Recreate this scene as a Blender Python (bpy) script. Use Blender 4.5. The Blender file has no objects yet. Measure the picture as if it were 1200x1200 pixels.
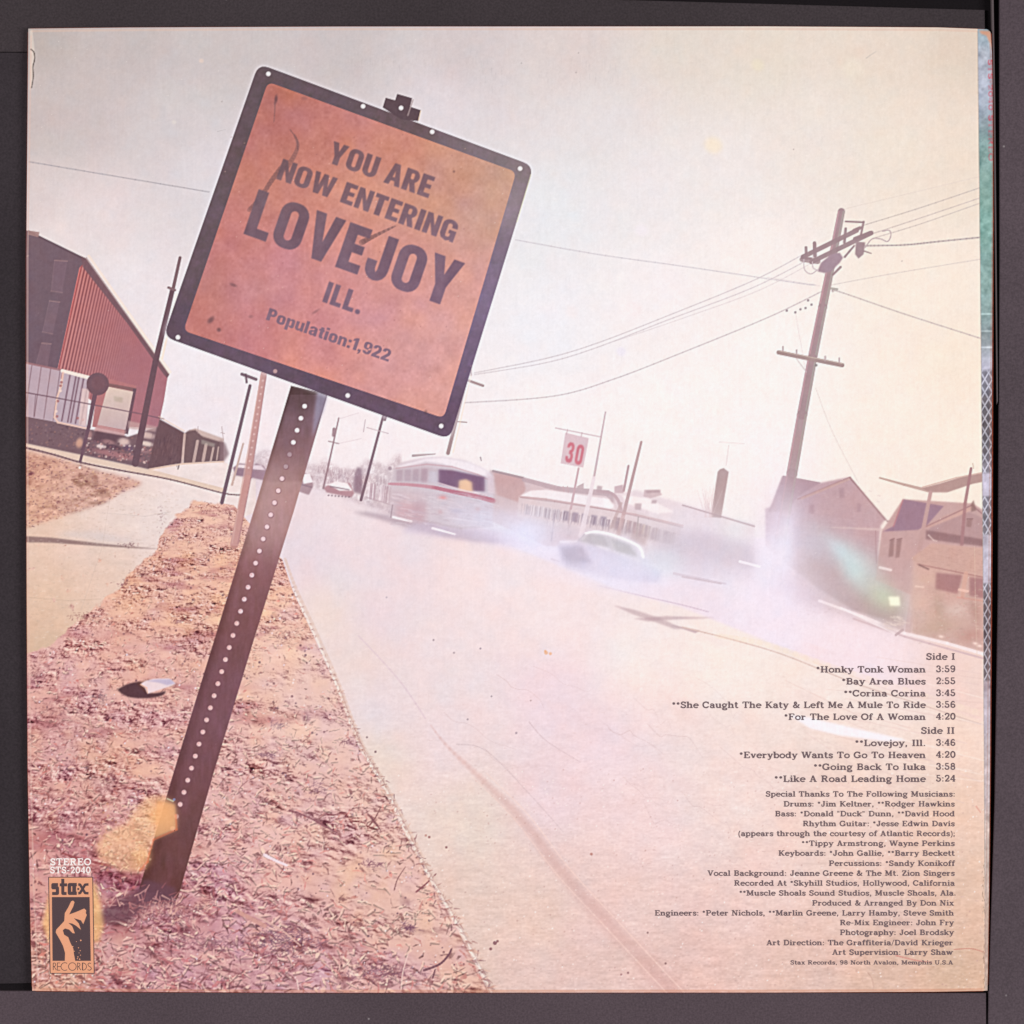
import bpy, math, random
import numpy as np
from mathutils.geometry import delaunay_2d_cdt
from mathutils import Vector

random.seed(7)
RNG = np.random.default_rng(11)
scene = bpy.context.scene
COL = scene.collection

# ----------------------------------------------------------------- camera, light, exposure
MM = 0.001
PX = 0.314 / 1127.0                 # a 12 inch sleeve: metres per photograph pixel on the sleeve's face
TOP = 3.2 * MM                      # height of the sleeve's printed face above the backing board

def W(x, y):                        # photograph pixel -> metres on the table
    return ((x - 600.0) * PX, (600.0 - y) * PX)

cam_d = bpy.data.cameras.new('camera')
cam = bpy.data.objects.new('camera', cam_d)
COL.objects.link(cam)
DIST = 1.25
cam.location = (0, 0, TOP + DIST)
cam_d.sensor_width = 36.0
cam_d.lens = 36.0 * DIST / (1200 * PX)
cam_d.clip_start = 0.05
cam_d.clip_end = 20.0
scene.camera = cam

world = bpy.data.worlds.new('World')
scene.world = world
world.use_nodes = True
bg = world.node_tree.nodes['Background']
bg.inputs['Color'].default_value = (1, 1, 1, 1)
bg.inputs['Strength'].default_value = 0.19

def lamp(name, loc, energy, sx, sy, color):
    d = bpy.data.lights.new(name, 'AREA')
    d.shape = 'RECTANGLE'; d.size = sx; d.size_y = sy
    d.energy = energy; d.color = color
    o = bpy.data.objects.new(name, d)
    COL.objects.link(o)
    o.location = loc
    o.rotation_euler = (Vector((0, 0, 0)) - Vector(loc)).to_track_quat('-Z', 'Y').to_euler()
    return o
lamp('copy_lamp', (-1.55, 0.25, 1.35), 30.3, 0.7, 0.9, (1, 1, 1))
lamp('copy_lamp', (1.55, -0.1, 1.35), 30.3, 0.7, 0.9, (1, 1, 1))
E_GAIN = 1.10                        # display value / albedo for a flat sheet under these lamps (measured)

scene.view_settings.view_transform = 'Standard'
scene.view_settings.look = 'None'
scene.view_settings.exposure = 0.0
scene.view_settings.gamma = 1.0
scene.view_settings.use_curve_mapping = False
scene.cycles.max_bounces = 4
scene.cycles.filter_width = 1.5

# ----------------------------------------------------------------- helpers
def lin(c):
    c = np.clip(np.asarray(c, float) / 255.0, 0, 1)
    return np.where(c <= 0.04045, c / 12.92, ((c + 0.055) / 1.055) ** 2.4)

def mat_flat(name, rgb, rough=0.75, spec=0.15, grain=0.06, scale=2500, bump=0.0):
    m = bpy.data.materials.new(name); m.use_nodes = True
    nt = m.node_tree; b = nt.nodes['Principled BSDF']
    b.inputs['Roughness'].default_value = rough
    b.inputs['Specular IOR Level'].default_value = spec
    tc = nt.nodes.new('ShaderNodeTexCoord')
    nz = nt.nodes.new('ShaderNodeTexNoise'); nz.inputs['Scale'].default_value = scale; nz.inputs['Detail'].default_value = 3
    nt.links.new(tc.outputs['Object'], nz.inputs['Vector'])
    mr = nt.nodes.new('ShaderNodeMapRange')
    mr.inputs['From Min'].default_value = 0.3; mr.inputs['From Max'].default_value = 0.7
    mr.inputs['To Min'].default_value = 1 - grain * 2; mr.inputs['To Max'].default_value = 1 + grain * 2
    nt.links.new(nz.outputs['Fac'], mr.inputs['Value'])
    sc = nt.nodes.new('ShaderNodeVectorMath'); sc.operation = 'SCALE'
    l = lin(rgb) / E_GAIN
    sc.inputs[0].default_value = tuple(l)
    nt.links.new(mr.outputs['Result'], sc.inputs['Scale'])
    nt.links.new(sc.outputs['Vector'], b.inputs['Base Color'])
    if bump:
        bp = nt.nodes.new('ShaderNodeBump'); bp.inputs['Strength'].default_value = bump
        bp.inputs['Distance'].default_value = 0.0003
        nt.links.new(nz.outputs['Fac'], bp.inputs['Height']); nt.links.new(bp.outputs['Normal'], b.inputs['Normal'])
    return m

def mat_board(name, rgb, dust=True):
    """matt black card: fine fibre grain, broad cloudiness, scattered dust specks"""
    m = mat_flat(name, rgb, 0.85, 0.1, 0.10, 1500, 0.25)
    nt = m.node_tree; b = nt.nodes['Principled BSDF']
    src = b.inputs['Base Color'].links[0].from_socket
    tc = nt.nodes['Texture Coordinate']
    big = nt.nodes.new('ShaderNodeTexNoise'); big.inputs['Scale'].default_value = 14; big.inputs['Detail'].default_value = 4
    nt.links.new(tc.outputs['Object'], big.inputs['Vector'])
    mr = nt.nodes.new('ShaderNodeMapRange'); mr.inputs['From Min'].default_value = 0.3; mr.inputs['From Max'].default_value = 0.7
    mr.inputs['To Min'].default_value = 0.88; mr.inputs['To Max'].default_value = 1.12
    nt.links.new(big.outputs['Fac'], mr.inputs['Value'])
    s = nt.nodes.new('ShaderNodeVectorMath'); s.operation = 'SCALE'
    nt.links.new(src, s.inputs[0]); nt.links.new(mr.outputs['Result'], s.inputs['Scale'])
    vo = nt.nodes.new('ShaderNodeTexVoronoi'); vo.inputs['Scale'].default_value = 130
    nt.links.new(tc.outputs['Object'], vo.inputs['Vector'])
    lt = nt.nodes.new('ShaderNodeMapRange'); lt.inputs['From Min'].default_value = 0.02; lt.inputs['From Max'].default_value = 0.06
    lt.inputs['To Min'].default_value = 0.45; lt.inputs['To Max'].default_value = 0.0
    nt.links.new(vo.outputs['Distance'], lt.inputs['Value'])
    cut = nt.nodes.new('ShaderNodeMath'); cut.operation = 'GREATER_THAN'; cut.inputs[1].default_value = 0.82
    sp = nt.nodes.new('ShaderNodeSeparateColor'); nt.links.new(vo.outputs['Color'], sp.inputs['Color'])
    nt.links.new(sp.outputs['Red'], cut.inputs[0])
    mu = nt.nodes.new('ShaderNodeMath'); mu.operation = 'MULTIPLY'
    nt.links.new(lt.outputs['Result'], mu.inputs[0]); nt.links.new(cut.outputs['Value'], mu.inputs[1])
    mx = nt.nodes.new('ShaderNodeMix'); mx.data_type = 'RGBA'
    nt.links.new(mu.outputs['Value'], mx.inputs['Factor']); nt.links.new(s.outputs['Vector'], mx.inputs['A'])
    mx.inputs['B'].default_value = (0.42, 0.38, 0.38, 1)
    nt.links.new(mx.outputs['Result'], b.inputs['Base Color'])
    return m

def link(name, verts, faces, mat, parent=None):
    me = bpy.data.meshes.new(name)
    me.from_pydata([tuple(v) for v in verts], [], [tuple(f) for f in faces])
    me.materials.append(mat)
    o = bpy.data.objects.new(name, me); COL.objects.link(o)
    if parent: o.parent = parent
    return o

def slab(name, outline, z0, z1, mat, parent=None, bevel=0.0, edge_mat=None):
    """a flat card cut to an outline (pixel coordinates), with real thickness and softened upper edge"""
    pts = [W(*p) for p in outline]
    a = sum(pts[i][0] * pts[(i + 1) % len(pts)][1] - pts[(i + 1) % len(pts)][0] * pts[i][1] for i in range(len(pts)))
    if a < 0: pts.reverse()
    n = len(pts)
    cx = sum(p[0] for p in pts) / n; cy = sum(p[1] for p in pts) / n
    rings = [(0, z0), (0, z1 - bevel), (bevel * .5, z1 - bevel * .3), (bevel, z1)] if bevel else [(0, z0), (0, z1)]
    vs = []
    for ins, z in rings:
        for i, (x, y) in enumerate(pts):
            px, py = pts[i - 1]; nx, ny = pts[(i + 1) % n]
            d1 = Vector((x - px, y - py)); d2 = Vector((nx - x, ny - y))
            nn = Vector((-d1.y, d1.x)).normalized() + Vector((-d2.y, d2.x)).normalized()
            if nn.length > 1e-6: nn.normalize()
            vs.append((x + nn.x * ins, y + nn.y * ins, z))
    fs = [list(range(n))[::-1]]
    for r in range(len(rings) - 1):
        for i in range(n):
            j = (i + 1) % n
            fs.append([r * n + i, r * n + j, (r + 1) * n + j, (r + 1) * n + i])
    fs.append([(len(rings) - 1) * n + i for i in range(n)])
    o = link(name, vs, fs, mat, parent)
    if edge_mat:
        o.data.materials.append(edge_mat)
        for p in o.data.polygons[1:-1]: p.material_index = 1
    return o

# ----------------------------------------------------------------- the setting and the boards around the sleeve
m_base = mat_board('black_card', (54, 47, 51))
m_strip = mat_board('charcoal_card', (84, 71, 77))  # paler board colour than the left card
m_side = mat_board('grey_black_card', (84, 72, 78))
m_top = mat_board('dark_card', (62, 54, 57))
m_gap = mat_flat('card_edge', (30, 24, 28), 0.9, 0.05, 0.05)

m_under = mat_board('gap_shade_card', (24, 19, 22))  # near-black base colour also carries the deep shade in the gaps
base = slab('backing_surface', [(-60, -60), (1260, -60), (1260, 1260), (-60, 1260)], -3 * MM, 0.0, m_under)
base['kind'] = 'structure'

def card(outline, z0, z1, mat, label):
    o = slab('card_strip', outline, z0, z1, mat, None, 0.25 * MM)
    o['label'] = label; o['category'] = 'card strip'; o['group'] = 'black card strips around the sleeve'
    return o
card([(-50, 1161.5), (1155.8, 1164), (1156.3, 1250), (-50, 1250)], 0.02 * MM, 2.6 * MM, m_strip,
     'long scuffed charcoal card strip along the bottom edge of the record sleeve')
card([(1171.5, -50), (1250, -50), (1250, 1250), (1157.5, 1250), (1158.8, 1160), (1166, 940), (1170, 700), (1171.8, 300)],
     0.02 * MM, 2.9 * MM, m_side, 'tall dusty charcoal card strip standing clear of the sleeve along its right spine')
card([(-52, 60.4), (60, 60.4), (60, 1153), (-52, 1155)], 0.02 * MM, 0.9 * MM, m_base, 'plain black card under the left edge of the record sleeve')  # stops short so the black base stands for shadow by the bottom strip
card([(-50, -14), (560, -6), (800, 0.5), (1155, 10.5), (1155.5, 60), (-50, 60)], 0.02 * MM, 1.2 * MM, m_top,
     'dark card strip with a scuffed upper edge, tucked under the top of the sleeve')
card([(1161.5, -40), (1164, -40), (1166.5, 120), (1168.4, 330), (1169.6, 470), (1168.2, 474), (1166.6, 330), (1164.5, 130)],
     0.02 * MM, 3.0 * MM, mat_flat('card_lip', (92, 80, 82), 0.6, 0.3, 0.04), 'thin curved grey sliver for the glossy edge of the right card strip')  # separate sliver draws the light line of the strip's glossy edge

# ----------------------------------------------------------------- the sleeve's outline
def curve(pts):
    xs = np.array([p[0] for p in pts], float); ys = np.array([p[1] for p in pts], float)
    return lambda t: np.interp(t, xs, ys)
XL = curve([(30, 33.2), (150, 32.2), (300, 30.9), (500, 30.7), (700, 31.4), (900, 32.6), (1050, 35), (1163, 37.8)])
XR = curve([(30, 1160.5), (60, 1162.3), (130, 1163.2), (250, 1163.4), (400, 1162.6), (700, 1161), (900, 1160), (1050, 1158.8), (1163, 1157.2)])
FOLD = curve([(30, 1145.5), (150, 1146.8), (300, 1148.5), (500, 1150.4), (700, 1152.4), (850, 1153.4), (1000, 1155), (1163, 1157)])
YT = curve([(30, 33.6), (150, 32.3), (400, 31.2), (900, 31.0), (1100, 32.2), (1163, 34.5)])
YB = curve([(30, 1161.0), (150, 1162.2), (350, 1163.2), (900, 1163.0), (1100, 1162), (1163, 1160.8)])
outline = []
for y in np.linspace(1156, 38, 40): outline.append((float(XL(y)) - .7, float(y)))
for x in np.linspace(36, 1152, 40): outline.append((float(x), float(YT(x)) - .7))
outline += [(1157.5, 34.6), (1162.2, 39.5)]
for y in np.linspace(48, 1154, 40): outline.append((float(XR(y)) + 2.0 - 1.2 * abs(y - 600) / 560, float(y)))
for x in np.linspace(1152, 42, 40): outline.append((float(x), float(YB(x)) + .9))

sleeve = bpy.data.objects.new('record_sleeve', None); COL.objects.link(sleeve)
sleeve['label'] = 'square worn cardboard record sleeve printed with a pink faded street photograph and song credits'
sleeve['category'] = 'record sleeve'
m_edge = mat_flat('worn_board_edge', (136, 66, 50), 0.9, 0.05, 0.15, 900)
m_paper = mat_flat('sleeve_board', (224, 214, 205), 0.8, 0.1, 0.04)
slab('cardboard', outline, 0.05 * MM, TOP - 0.12 * MM, m_edge, sleeve, 0.2 * MM, m_edge)

# ================================================================= THE PRINT
# The printed face is one flat ink layer.  It is drawn here by code, pixel cell by pixel cell
# (shapes, strokes, grain), and then cut into one mesh per thing the print shows.
N = 1200
YY, XX = np.mgrid[0:N, 0:N].astype(np.float32)
IMG = np.zeros((N, N, 3), np.float32)
IDM = np.zeros((N, N), np.int32)
PARTS = []            # (name, parent index or -1, label)

def part(name, parent=-1, label=None):
    PARTS.append((name, parent, label)); return len(PARTS) - 1

def noise(cell, seed, shape=(N, N), octaves=1, ax=1.0, ay=1.0):
    r = np.random.default_rng(seed); out = np.zeros(shape, np.float32); amp = 1.0; tot = 0
    for o in range(octaves):
        cx = max(1.0, cell * ax / 2 ** o); cy = max(1.0, cell * ay / 2 ** o)
        gh = int(shape[0] / cy) + 3; gw = int(shape[1] / cx) + 3
        g = r.standard_normal((gh, gw)).astype(np.float32)
        fy = np.arange(shape[0]) / cy; fx = np.arange(shape[1]) / cx
        iy = fy.astype(int); ix = fx.astype(int)
        ty = (fy - iy)[:, None]; tx = (fx - ix)[None, :]
        ty = ty * ty * (3 - 2 * ty); tx = tx * tx * (3 - 2 * tx)
        a = g[iy][:, ix]; b = g[iy][:, ix + 1]; c = g[iy + 1][:, ix]; d = g[iy + 1][:, ix + 1]
        out += amp * ((a * (1 - tx) + b * tx) * (1 - ty) + (c * (1 - tx) + d * tx) * ty)
        tot += amp * amp; amp *= .6
    return out / math.sqrt(tot)

def ctrl(points, power=2.6, step=12):
    """smooth colour field through hand-picked ink colours"""
    g = int(N / step) + 2
    gy, gx = np.mgrid[0:g, 0:g].astype(np.float32) * step
    num = np.zeros((g, g, 3), np.float32); den = np.zeros((g, g), np.float32)
    for x, y, c in points:
        w = 1.0 / ((gx - x) ** 2 + (gy - y) ** 2 + 900.0) ** (power / 2)
        num += w[..., None] * np.array(c, np.float32); den += w
    f = num / den[..., None]
    q = np.arange(N) / step; i = q.astype(int); t = (q - i).astype(np.float32)
    r = f[i] * (1 - t)[:, None, None] + f[i + 1] * t[:, None, None]
    return r[:, i] * (1 - t)[None, :, None] + r[:, i + 1] * t[None, :, None]

def cover(polys, ss=4):
    """anti-aliased even-odd coverage of polygons -> (x0, y0, array)"""
    allp = [p for poly in polys for p in poly]
    x0 = max(0, int(min(p[0] for p in allp)) - 1); x1 = min(N, int(max(p[0] for p in allp)) + 2)
    y0 = max(0, int(min(p[1] for p in allp)) - 1); y1 = min(N, int(max(p[1] for p in allp)) + 2)
    if x1 <= x0 or y1 <= y0: return 0, 0, np.zeros((0, 0), np.float32)
    w, h = x1 - x0, y1 - y0
    cov = np.zeros((h, w + 2), np.float32)
    ex = []
    for poly in polys:
        p = np.asarray(poly, float); q = np.roll(p, -1, 0)
        ex.append(np.concatenate([p, q], 1))
    e = np.concatenate(ex)
    e = e[np.abs(e[:, 1] - e[:, 3]) > 1e-9]
    ylo = np.minimum(e[:, 1], e[:, 3]); yhi = np.maximum(e[:, 1], e[:, 3])
    for k in range(h * ss):
        y = y0 + (k + .5) / ss - 0.5
        m = (ylo <= y) & (yhi > y)
        if not m.any(): continue
        s = e[m]
        xs = np.sort(s[:, 0] + (y - s[:, 1]) / (s[:, 3] - s[:, 1]) * (s[:, 2] - s[:, 0])) + .5 - x0
        row = cov[k // ss]
        for a, b in zip(xs[0::2], xs[1::2]):
            a = min(max(a, 0), w); b = min(max(b, 0), w)
            if b <= a: continue
            ia, ib = int(a), int(b)
            if ia == ib: row[ia] += b - a
            else:
                row[ia] += ia + 1 - a; row[ia + 1:ib] += 1; row[ib] += b - ib
    return x0, y0, np.clip(cov[:, :w] / ss, 0, 1)

def put(x0, y0, cov, color, alpha=1.0, pid=None, thr=0.5):
    h, w = cov.shape
    if h == 0 or w == 0: return
    sl = (slice(y0, y0 + h), slice(x0, x0 + w))
    c = color(XX[sl], YY[sl]) if callable(color) else np.array(color, np.float32)
    a = (cov * alpha)[..., None]
    IMG[sl] = IMG[sl] * (1 - a) + c * a
    if pid is not None: IDM[sl][cov > thr] = pid

def blur_arr(a, s):
    r = int(math.ceil(s * 2.6)); k = np.exp(-np.arange(-r, r + 1) ** 2 / (2 * s * s)); k /= k.sum()
    for ax in (0, 1):
        pad = [(0, 0)] * a.ndim; pad[ax] = (r, r)
        p = np.pad(a, pad, mode='edge'); out = np.zeros_like(a)
        for i, kk in enumerate(k):
            idx = [slice(None)] * a.ndim; idx[ax] = slice(i, i + a.shape[ax]); out += kk * p[tuple(idx)]
        a = out
    return a

def poly(pts, color, alpha=1.0, pid=None, soft=0.0):
    x0, y0, c = cover([pts] if not isinstance(pts[0][0], (tuple, list)) else pts)
    if soft and c.size:
        m = int(soft * 3) + 1
        X0 = max(0, x0 - m); Y0 = max(0, y0 - m); X1 = min(N, x0 + c.shape[1] + m); Y1 = min(N, y0 + c.shape[0] + m)
        big = np.zeros((Y1 - Y0, X1 - X0), np.float32)
        big[y0 - Y0:y0 - Y0 + c.shape[0], x0 - X0:x0 - X0 + c.shape[1]] = c
        put(X0, Y0, blur_arr(big, soft), color, alpha, pid)
    else: put(x0, y0, c, color, alpha, pid)

def seg(p, q, w0, w1, color, alpha=1.0, pid=None, thr=0.4):
    m = max(w0, w1) / 2 + 1.5
    x0 = max(0, int(min(p[0], q[0]) - m)); x1 = min(N, int(max(p[0], q[0]) + m) + 2)
    y0 = max(0, int(min(p[1], q[1]) - m)); y1 = min(N, int(max(p[1], q[1]) + m) + 2)
    if x1 <= x0 or y1 <= y0: return
    X = XX[y0:y1, x0:x1] - p[0]; Y = YY[y0:y1, x0:x1] - p[1]
    dx, dy = q[0] - p[0], q[1] - p[1]; L = dx * dx + dy * dy + 1e-9
    t = np.clip((X * dx + Y * dy) / L, 0, 1)
    d = np.sqrt((X - t * dx) ** 2 + (Y - t * dy) ** 2)
    w = w0 + (w1 - w0) * t
    c = np.clip(w / 2 + .5 - d, 0, 1) * np.clip(w, 0, 1)
    put(x0, y0, c, color, alpha, pid, thr)

def path(pts, w0, w1, color, alpha=1.0, pid=None, thr=0.4):
    n = len(pts) - 1
    for i in range(n):
        seg(pts[i], pts[i + 1], w0 + (w1 - w0) * i / n, w0 + (w1 - w0) * (i + 1) / n, color, alpha, pid, thr)

def smooth(pts, n=8):
    """Catmull-Rom through points"""
    P = [pts[0]] + list(pts) + [pts[-1]]; out = []
    for i in range(1, len(P) - 2):
        for k in range(n):
            t = k / n; a, b, c, d = P[i - 1], P[i], P[i + 1], P[i + 2]
            out.append(tuple(0.5 * (2 * b[j] + (c[j] - a[j]) * t + (2 * a[j] - 5 * b[j] + 4 * c[j] - d[j]) * t * t +
                                    (-a[j] + 3 * b[j] - 3 * c[j] + d[j]) * t ** 3) for j in (0, 1)))
    out.append(pts[-1]); return out

def dot(x, y, r, color, alpha=1.0, pid=None, thr=0.5):
    seg((x, y), (x + .01, y), 2 * r, 2 * r, color, alpha, pid, thr)

def glow(cx, cy, rx, ry, ang, color, alpha, pw=1.0):
    m = 2.6 * max(rx, ry)
    x0 = max(0, int(cx - m)); x1 = min(N, int(cx + m)); y0 = max(0, int(cy - m)); y1 = min(N, int(cy + m))
    X = XX[y0:y1, x0:x1] - cx; Y = YY[y0:y1, x0:x1] - cy; c, s = math.cos(ang), math.sin(ang)
    u = (X * c + Y * s) / rx; v = (-X * s + Y * c) / ry
    put(x0, y0, np.exp(-((u * u + v * v) ** pw)), color, alpha)

def rr(x0, y0, x1, y1, r, n=6):
    out = []
    for cx, cy, a in ((x1 - r, y1 - r, 0), (x0 + r, y1 - r, 90), (x0 + r, y0 + r, 180), (x1 - r, y0 + r, 270)):
        for k in range(n + 1):
            t = math.radians(a + 90 * k / n); out.append((cx + r * math.cos(t), cy + r * math.sin(t)))
    return out

def round_poly(pts, r, n=5):
    out = []; m = len(pts)
    for i in range(m):
        p = Vector(pts[i]); a = (Vector(pts[i - 1]) - p).normalized(); b = (Vector(pts[(i + 1) % m]) - p).normalized()
        s = p + a * r; e = p + b * r
        for k in range(n + 1):
            t = k / n; q = s * (1 - t) ** 2 + p * 2 * t * (1 - t) + e * t * t; out.append((q.x, q.y))
    return out

def field(F, gain=1.0):
    return lambda X, Y: F[Y[0, 0].astype(int):Y[-1, 0].astype(int) + 1, X[0, 0].astype(int):X[0, -1].astype(int) + 1] * gain

# ----------------------------------------------------------------- sky
SKY = part('printed_sky', -1, 'pale grey to cream printed sky')  # grey upper left also has uneven light on the sleeve mixed into its colour
skyf = ctrl([
    (40, 40, (192, 181, 174)), (40, 140, (203, 190, 185)), (40, 230, (221, 208, 204)), (150, 50, (201, 190, 186)), (90, 140, (206, 193, 190)),
    (260, 60, (206, 197, 194)), (200, 150, (214, 206, 205)), (240, 200, (224, 219, 221)), (120, 250, (230, 218, 217)),
    (400, 50, (206, 196, 194)), (540, 60, (213, 203, 201)), (520, 130, (226, 219, 221)), (680, 60, (222, 210, 205)),
    (800, 50, (226, 216, 205)), (900, 60, (230, 219, 205)), (1020, 60, (231, 218, 203)), (1135, 50, (224, 210, 192)),
    (700, 150, (228, 223, 222)), (650, 250, (231, 231, 233)), (760, 230, (234, 229, 229)), (850, 200, (235, 228, 225)),
    (950, 150, (234, 225, 217)), (1060, 170, (236, 224, 211)), (1130, 190, (235, 221, 205)), (640, 380, (238, 236, 239)),
    (760, 340, (241, 234, 234)), (880, 300, (243, 234, 230)), (900, 420, (246, 237, 233)), (1070, 330, (243, 230, 217)),
    (1130, 430, (243, 228, 212)), (1050, 500, (246, 234, 223)), (1130, 530, (246, 233, 219)), (640, 500, (246, 239, 238)),
    (780, 500, (247, 239, 236)), (800, 580, (247, 239, 235)), (900, 520, (248, 239, 237)), (430, 500, (245, 236, 236)),
    (230, 480, (238, 230, 233)), (230, 420, (240, 235, 237)), (150, 330, (236, 229, 230)), (300, 520, (243, 233, 234)),
    (500, 520, (246, 238, 238)), (70, 280, (233, 224, 221))], 3.0)
skyf += (skyf - 238) * 0.0
skyf[..., 1] -= 1.2
gl = np.exp(-(((XX - 880) / 420) ** 2 + ((YY - 330) / 260) ** 2))[..., None]
skyf += gl * np.array([5, 6, 5], np.float32)
IMG[:] = skyf
# scuffed ring wear, small printed lens flares and marks in the printed sky
for i in range(150):
    x = random.uniform(415, 730); y = 72 + (x - 415) * .03 + random.gauss(0, 9)
    seg((x, y), (x + random.gauss(0, .6), y + random.uniform(2, 9)), .8, .6, (176, 168, 168), random.uniform(.06, .2))
for (x, y, r, c, a) in ((836, 170, 11, (246, 232, 212), .85), (752, 270, 8, (243, 236, 240), .8), (743, 362, 10, (248, 236, 236), .7),
                        (670, 365, 8, (245, 236, 236), .6), (236, 71, 3, (228, 208, 196), .8), (204, 143, 3, (226, 218, 212), .7),
                        (728, 412, 6, (236, 230, 244), .5), (888, 76, 8, (240, 228, 200), .5), (955, 130, 18, (242, 230, 220), .4), (1000, 80, 14, (238, 228, 212), .5)):
    glow(x, y, r, r * .9, .5, c, a, 2.0)
for (x, y) in ((260, 119), (611, 74), (678, 62), (930, 175), (675, 85), (1057, 306)):
    dot(x, y, .7, (160, 148, 146), .6)
path(smooth([(1015, 68), (1022, 63), (1027, 60)]), 1.2, .6, (204, 194, 184), .45)
path([(255, 154), (264, 152)], .8, .5, (170, 160, 160), .5)

# ----------------------------------------------------------------- ground: road, far pavement, near pavement, verge, grass plot
ROAD = part('printed_road', -1, 'pale pink printed road running to the horizon')
roadf = ctrl([
    (330, 590, (234, 220, 225)), (400, 600, (238, 225, 229)), (360, 660, (233, 218, 224)), (470, 660, (238, 221, 224)),
    (440, 720, (236, 219, 224)), (560, 680, (244, 228, 228)), (650, 720, (246, 229, 228)), (520, 760, (240, 224, 225)),
    (380, 720, (240, 222, 214)), (410, 770, (237, 219, 214)), (450, 830, (234, 221, 225)), (440, 890, (237, 216, 203)),
    (520, 870, (239, 220, 221)), (650, 820, (240, 220, 226)), (700, 870, (241, 220, 224)), (750, 770, (247, 234, 230)),
    (850, 770, (248, 236, 229)), (950, 800, (246, 231, 224)), (1040, 830, (244, 227, 219)), (1130, 860, (242, 219, 206)),
    (560, 960, (235, 219, 208)), (640, 930, (240, 216, 219)), (750, 960, (242, 218, 217)), (860, 920, (242, 222, 217)),
    (1000, 920, (241, 217, 205)), (1120, 950, (238, 208, 188)), (540, 1050, (232, 206, 193)), (620, 1080, (233, 207, 194)),
    (600, 1140, (230, 200, 190)), (720, 1060, (236, 209, 203)), (800, 1140, (233, 199, 190)), (900, 1030, (239, 211, 203)),
    (950, 1120, (232, 199, 186)), (1060, 1040, (233, 201, 184)), (1130, 1040, (231, 196, 173)), (1130, 1140, (222, 186, 160)),
    (1040, 1150, (226, 190, 170)), (680, 1140, (231, 200, 191)), (560, 1130, (232, 204, 190)), (1000, 980, (240, 213, 200))], 3.2)
road_poly = [(268, 566), (300, 560), (345, 566), (400, 580), (470, 598), (560, 618), (620, 632), (720, 690), (800, 706), (900, 738),
             (1020, 777), (1165, 800), (1165, 1170), (578, 1170), (540, 1092), (500, 1020), (470, 962), (430, 885), (392, 800), (365, 740), (342, 690),
             (330, 655), (300, 620), (270, 592)]
poly(road_poly, field(roadf), 1, ROAD)
PAVE2 = part('printed_far_pavement', -1, 'hazy far pavement in the print')
fpf = ctrl([(600, 640, (240, 230, 240)), (700, 690, (240, 232, 244)), (800, 700, (243, 228, 234)), (900, 720, (245, 232, 240)),
            (1000, 750, (246, 228, 232)), (1150, 790, (240, 214, 204)), (840, 690, (240, 226, 234)), (880, 660, (240, 230, 244))], 3)
poly([(600, 600), (1165, 660), (1165, 850), (1020, 800), (900, 752), (800, 712), (720, 690), (600, 640)], field(fpf), 1, PAVE2, 1.5)
WALK = part('printed_pavement', -1, 'sandy pavement in the lower left of the print')
walkf = ctrl([(60, 530, (222, 200, 188)), (150, 560, (228, 214, 208)), (220, 570, (236, 225, 222)), (250, 560, (236, 225, 224)), (200, 550, (234, 222, 220)), (130, 600, (228, 216, 210)),
              (180, 620, (228, 218, 216)), (100, 640, (226, 205, 194)), (60, 620, (225, 200, 180)), (60, 690, (221, 194, 171)), (120, 670, (224, 201, 184)),
              (50, 740, (216, 190, 166)), (33, 760, (205, 178, 155))], 3)
poly([(25, 515), (95, 535), (172, 549), (215, 543), (262, 541), (300, 560), (300, 600), (200, 640), (25, 790)], field(walkf), 1, WALK)
mwk = (IDM == WALK)[..., None]; IMG[:] = np.where(mwk, 255 - (255 - IMG) * np.array([.78, .97, 1.0], np.float32) + (noise(5, 79, octaves=3, ax=2) * 2.2)[..., None], IMG)
# pavement detail: joint with a strip of shade, cracks
poly([(25, 628), (60, 630), (120, 637), (160, 641), (190, 643.5), (160, 642.5), (110, 639.5), (60, 636), (25, 635.5)], (142, 112, 110), .85, None, .7)
poly([(60, 625), (110, 622), (170, 634), (120, 636)], (214, 204, 206), .5, None, 3)
path([(200, 600), (170, 605), (120, 601)], .8, .6, (206, 190, 184), .7)
path([(33, 700), (80, 704), (118, 702)], .8, .8, (196, 168, 148), .5); path([(130, 575), (120, 640), (95, 715)], .8, .8, (206, 184, 172), .4)
for i in range(900):
    x = random.uniform(33, 210); y = random.uniform(575, 760)
    seg((x, y), (x + random.uniform(.5, 3), y + random.uniform(0, .7)), .9, .7, random.choice([(196, 170, 150), (238, 222, 208), (205, 180, 165)]), .35)
KERB = part('printed_kerb', -1, 'thin dark kerb line beside the pavement')
poly([(25, 513), (60, 523), (110, 536), (172, 549), (262, 572), (262, 577), (172, 556), (95, 540), (25, 521)], (226, 202, 184), .9, KERB)
path(smooth([(25, 523.5), (60, 532), (95, 542), (140, 551), (200, 562), (262, 578), (285, 580)]), 2.6, 1.3, (96, 70, 76), .9, KERB)
PLOT = part('printed_grass_plot', -1, 'patch of dry brown grass by the kerb')
gp = smooth([(25, 527), (60, 535), (110, 550), (150, 560), (166, 567), (140, 578), (120, 590), (70, 606), (25, 620)], 4)
plotf = ctrl([(40, 540, (206, 160, 132)), (120, 560, (212, 172, 150)), (40, 600, (216, 172, 140)), (100, 590, (216, 180, 158))], 3)
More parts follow.
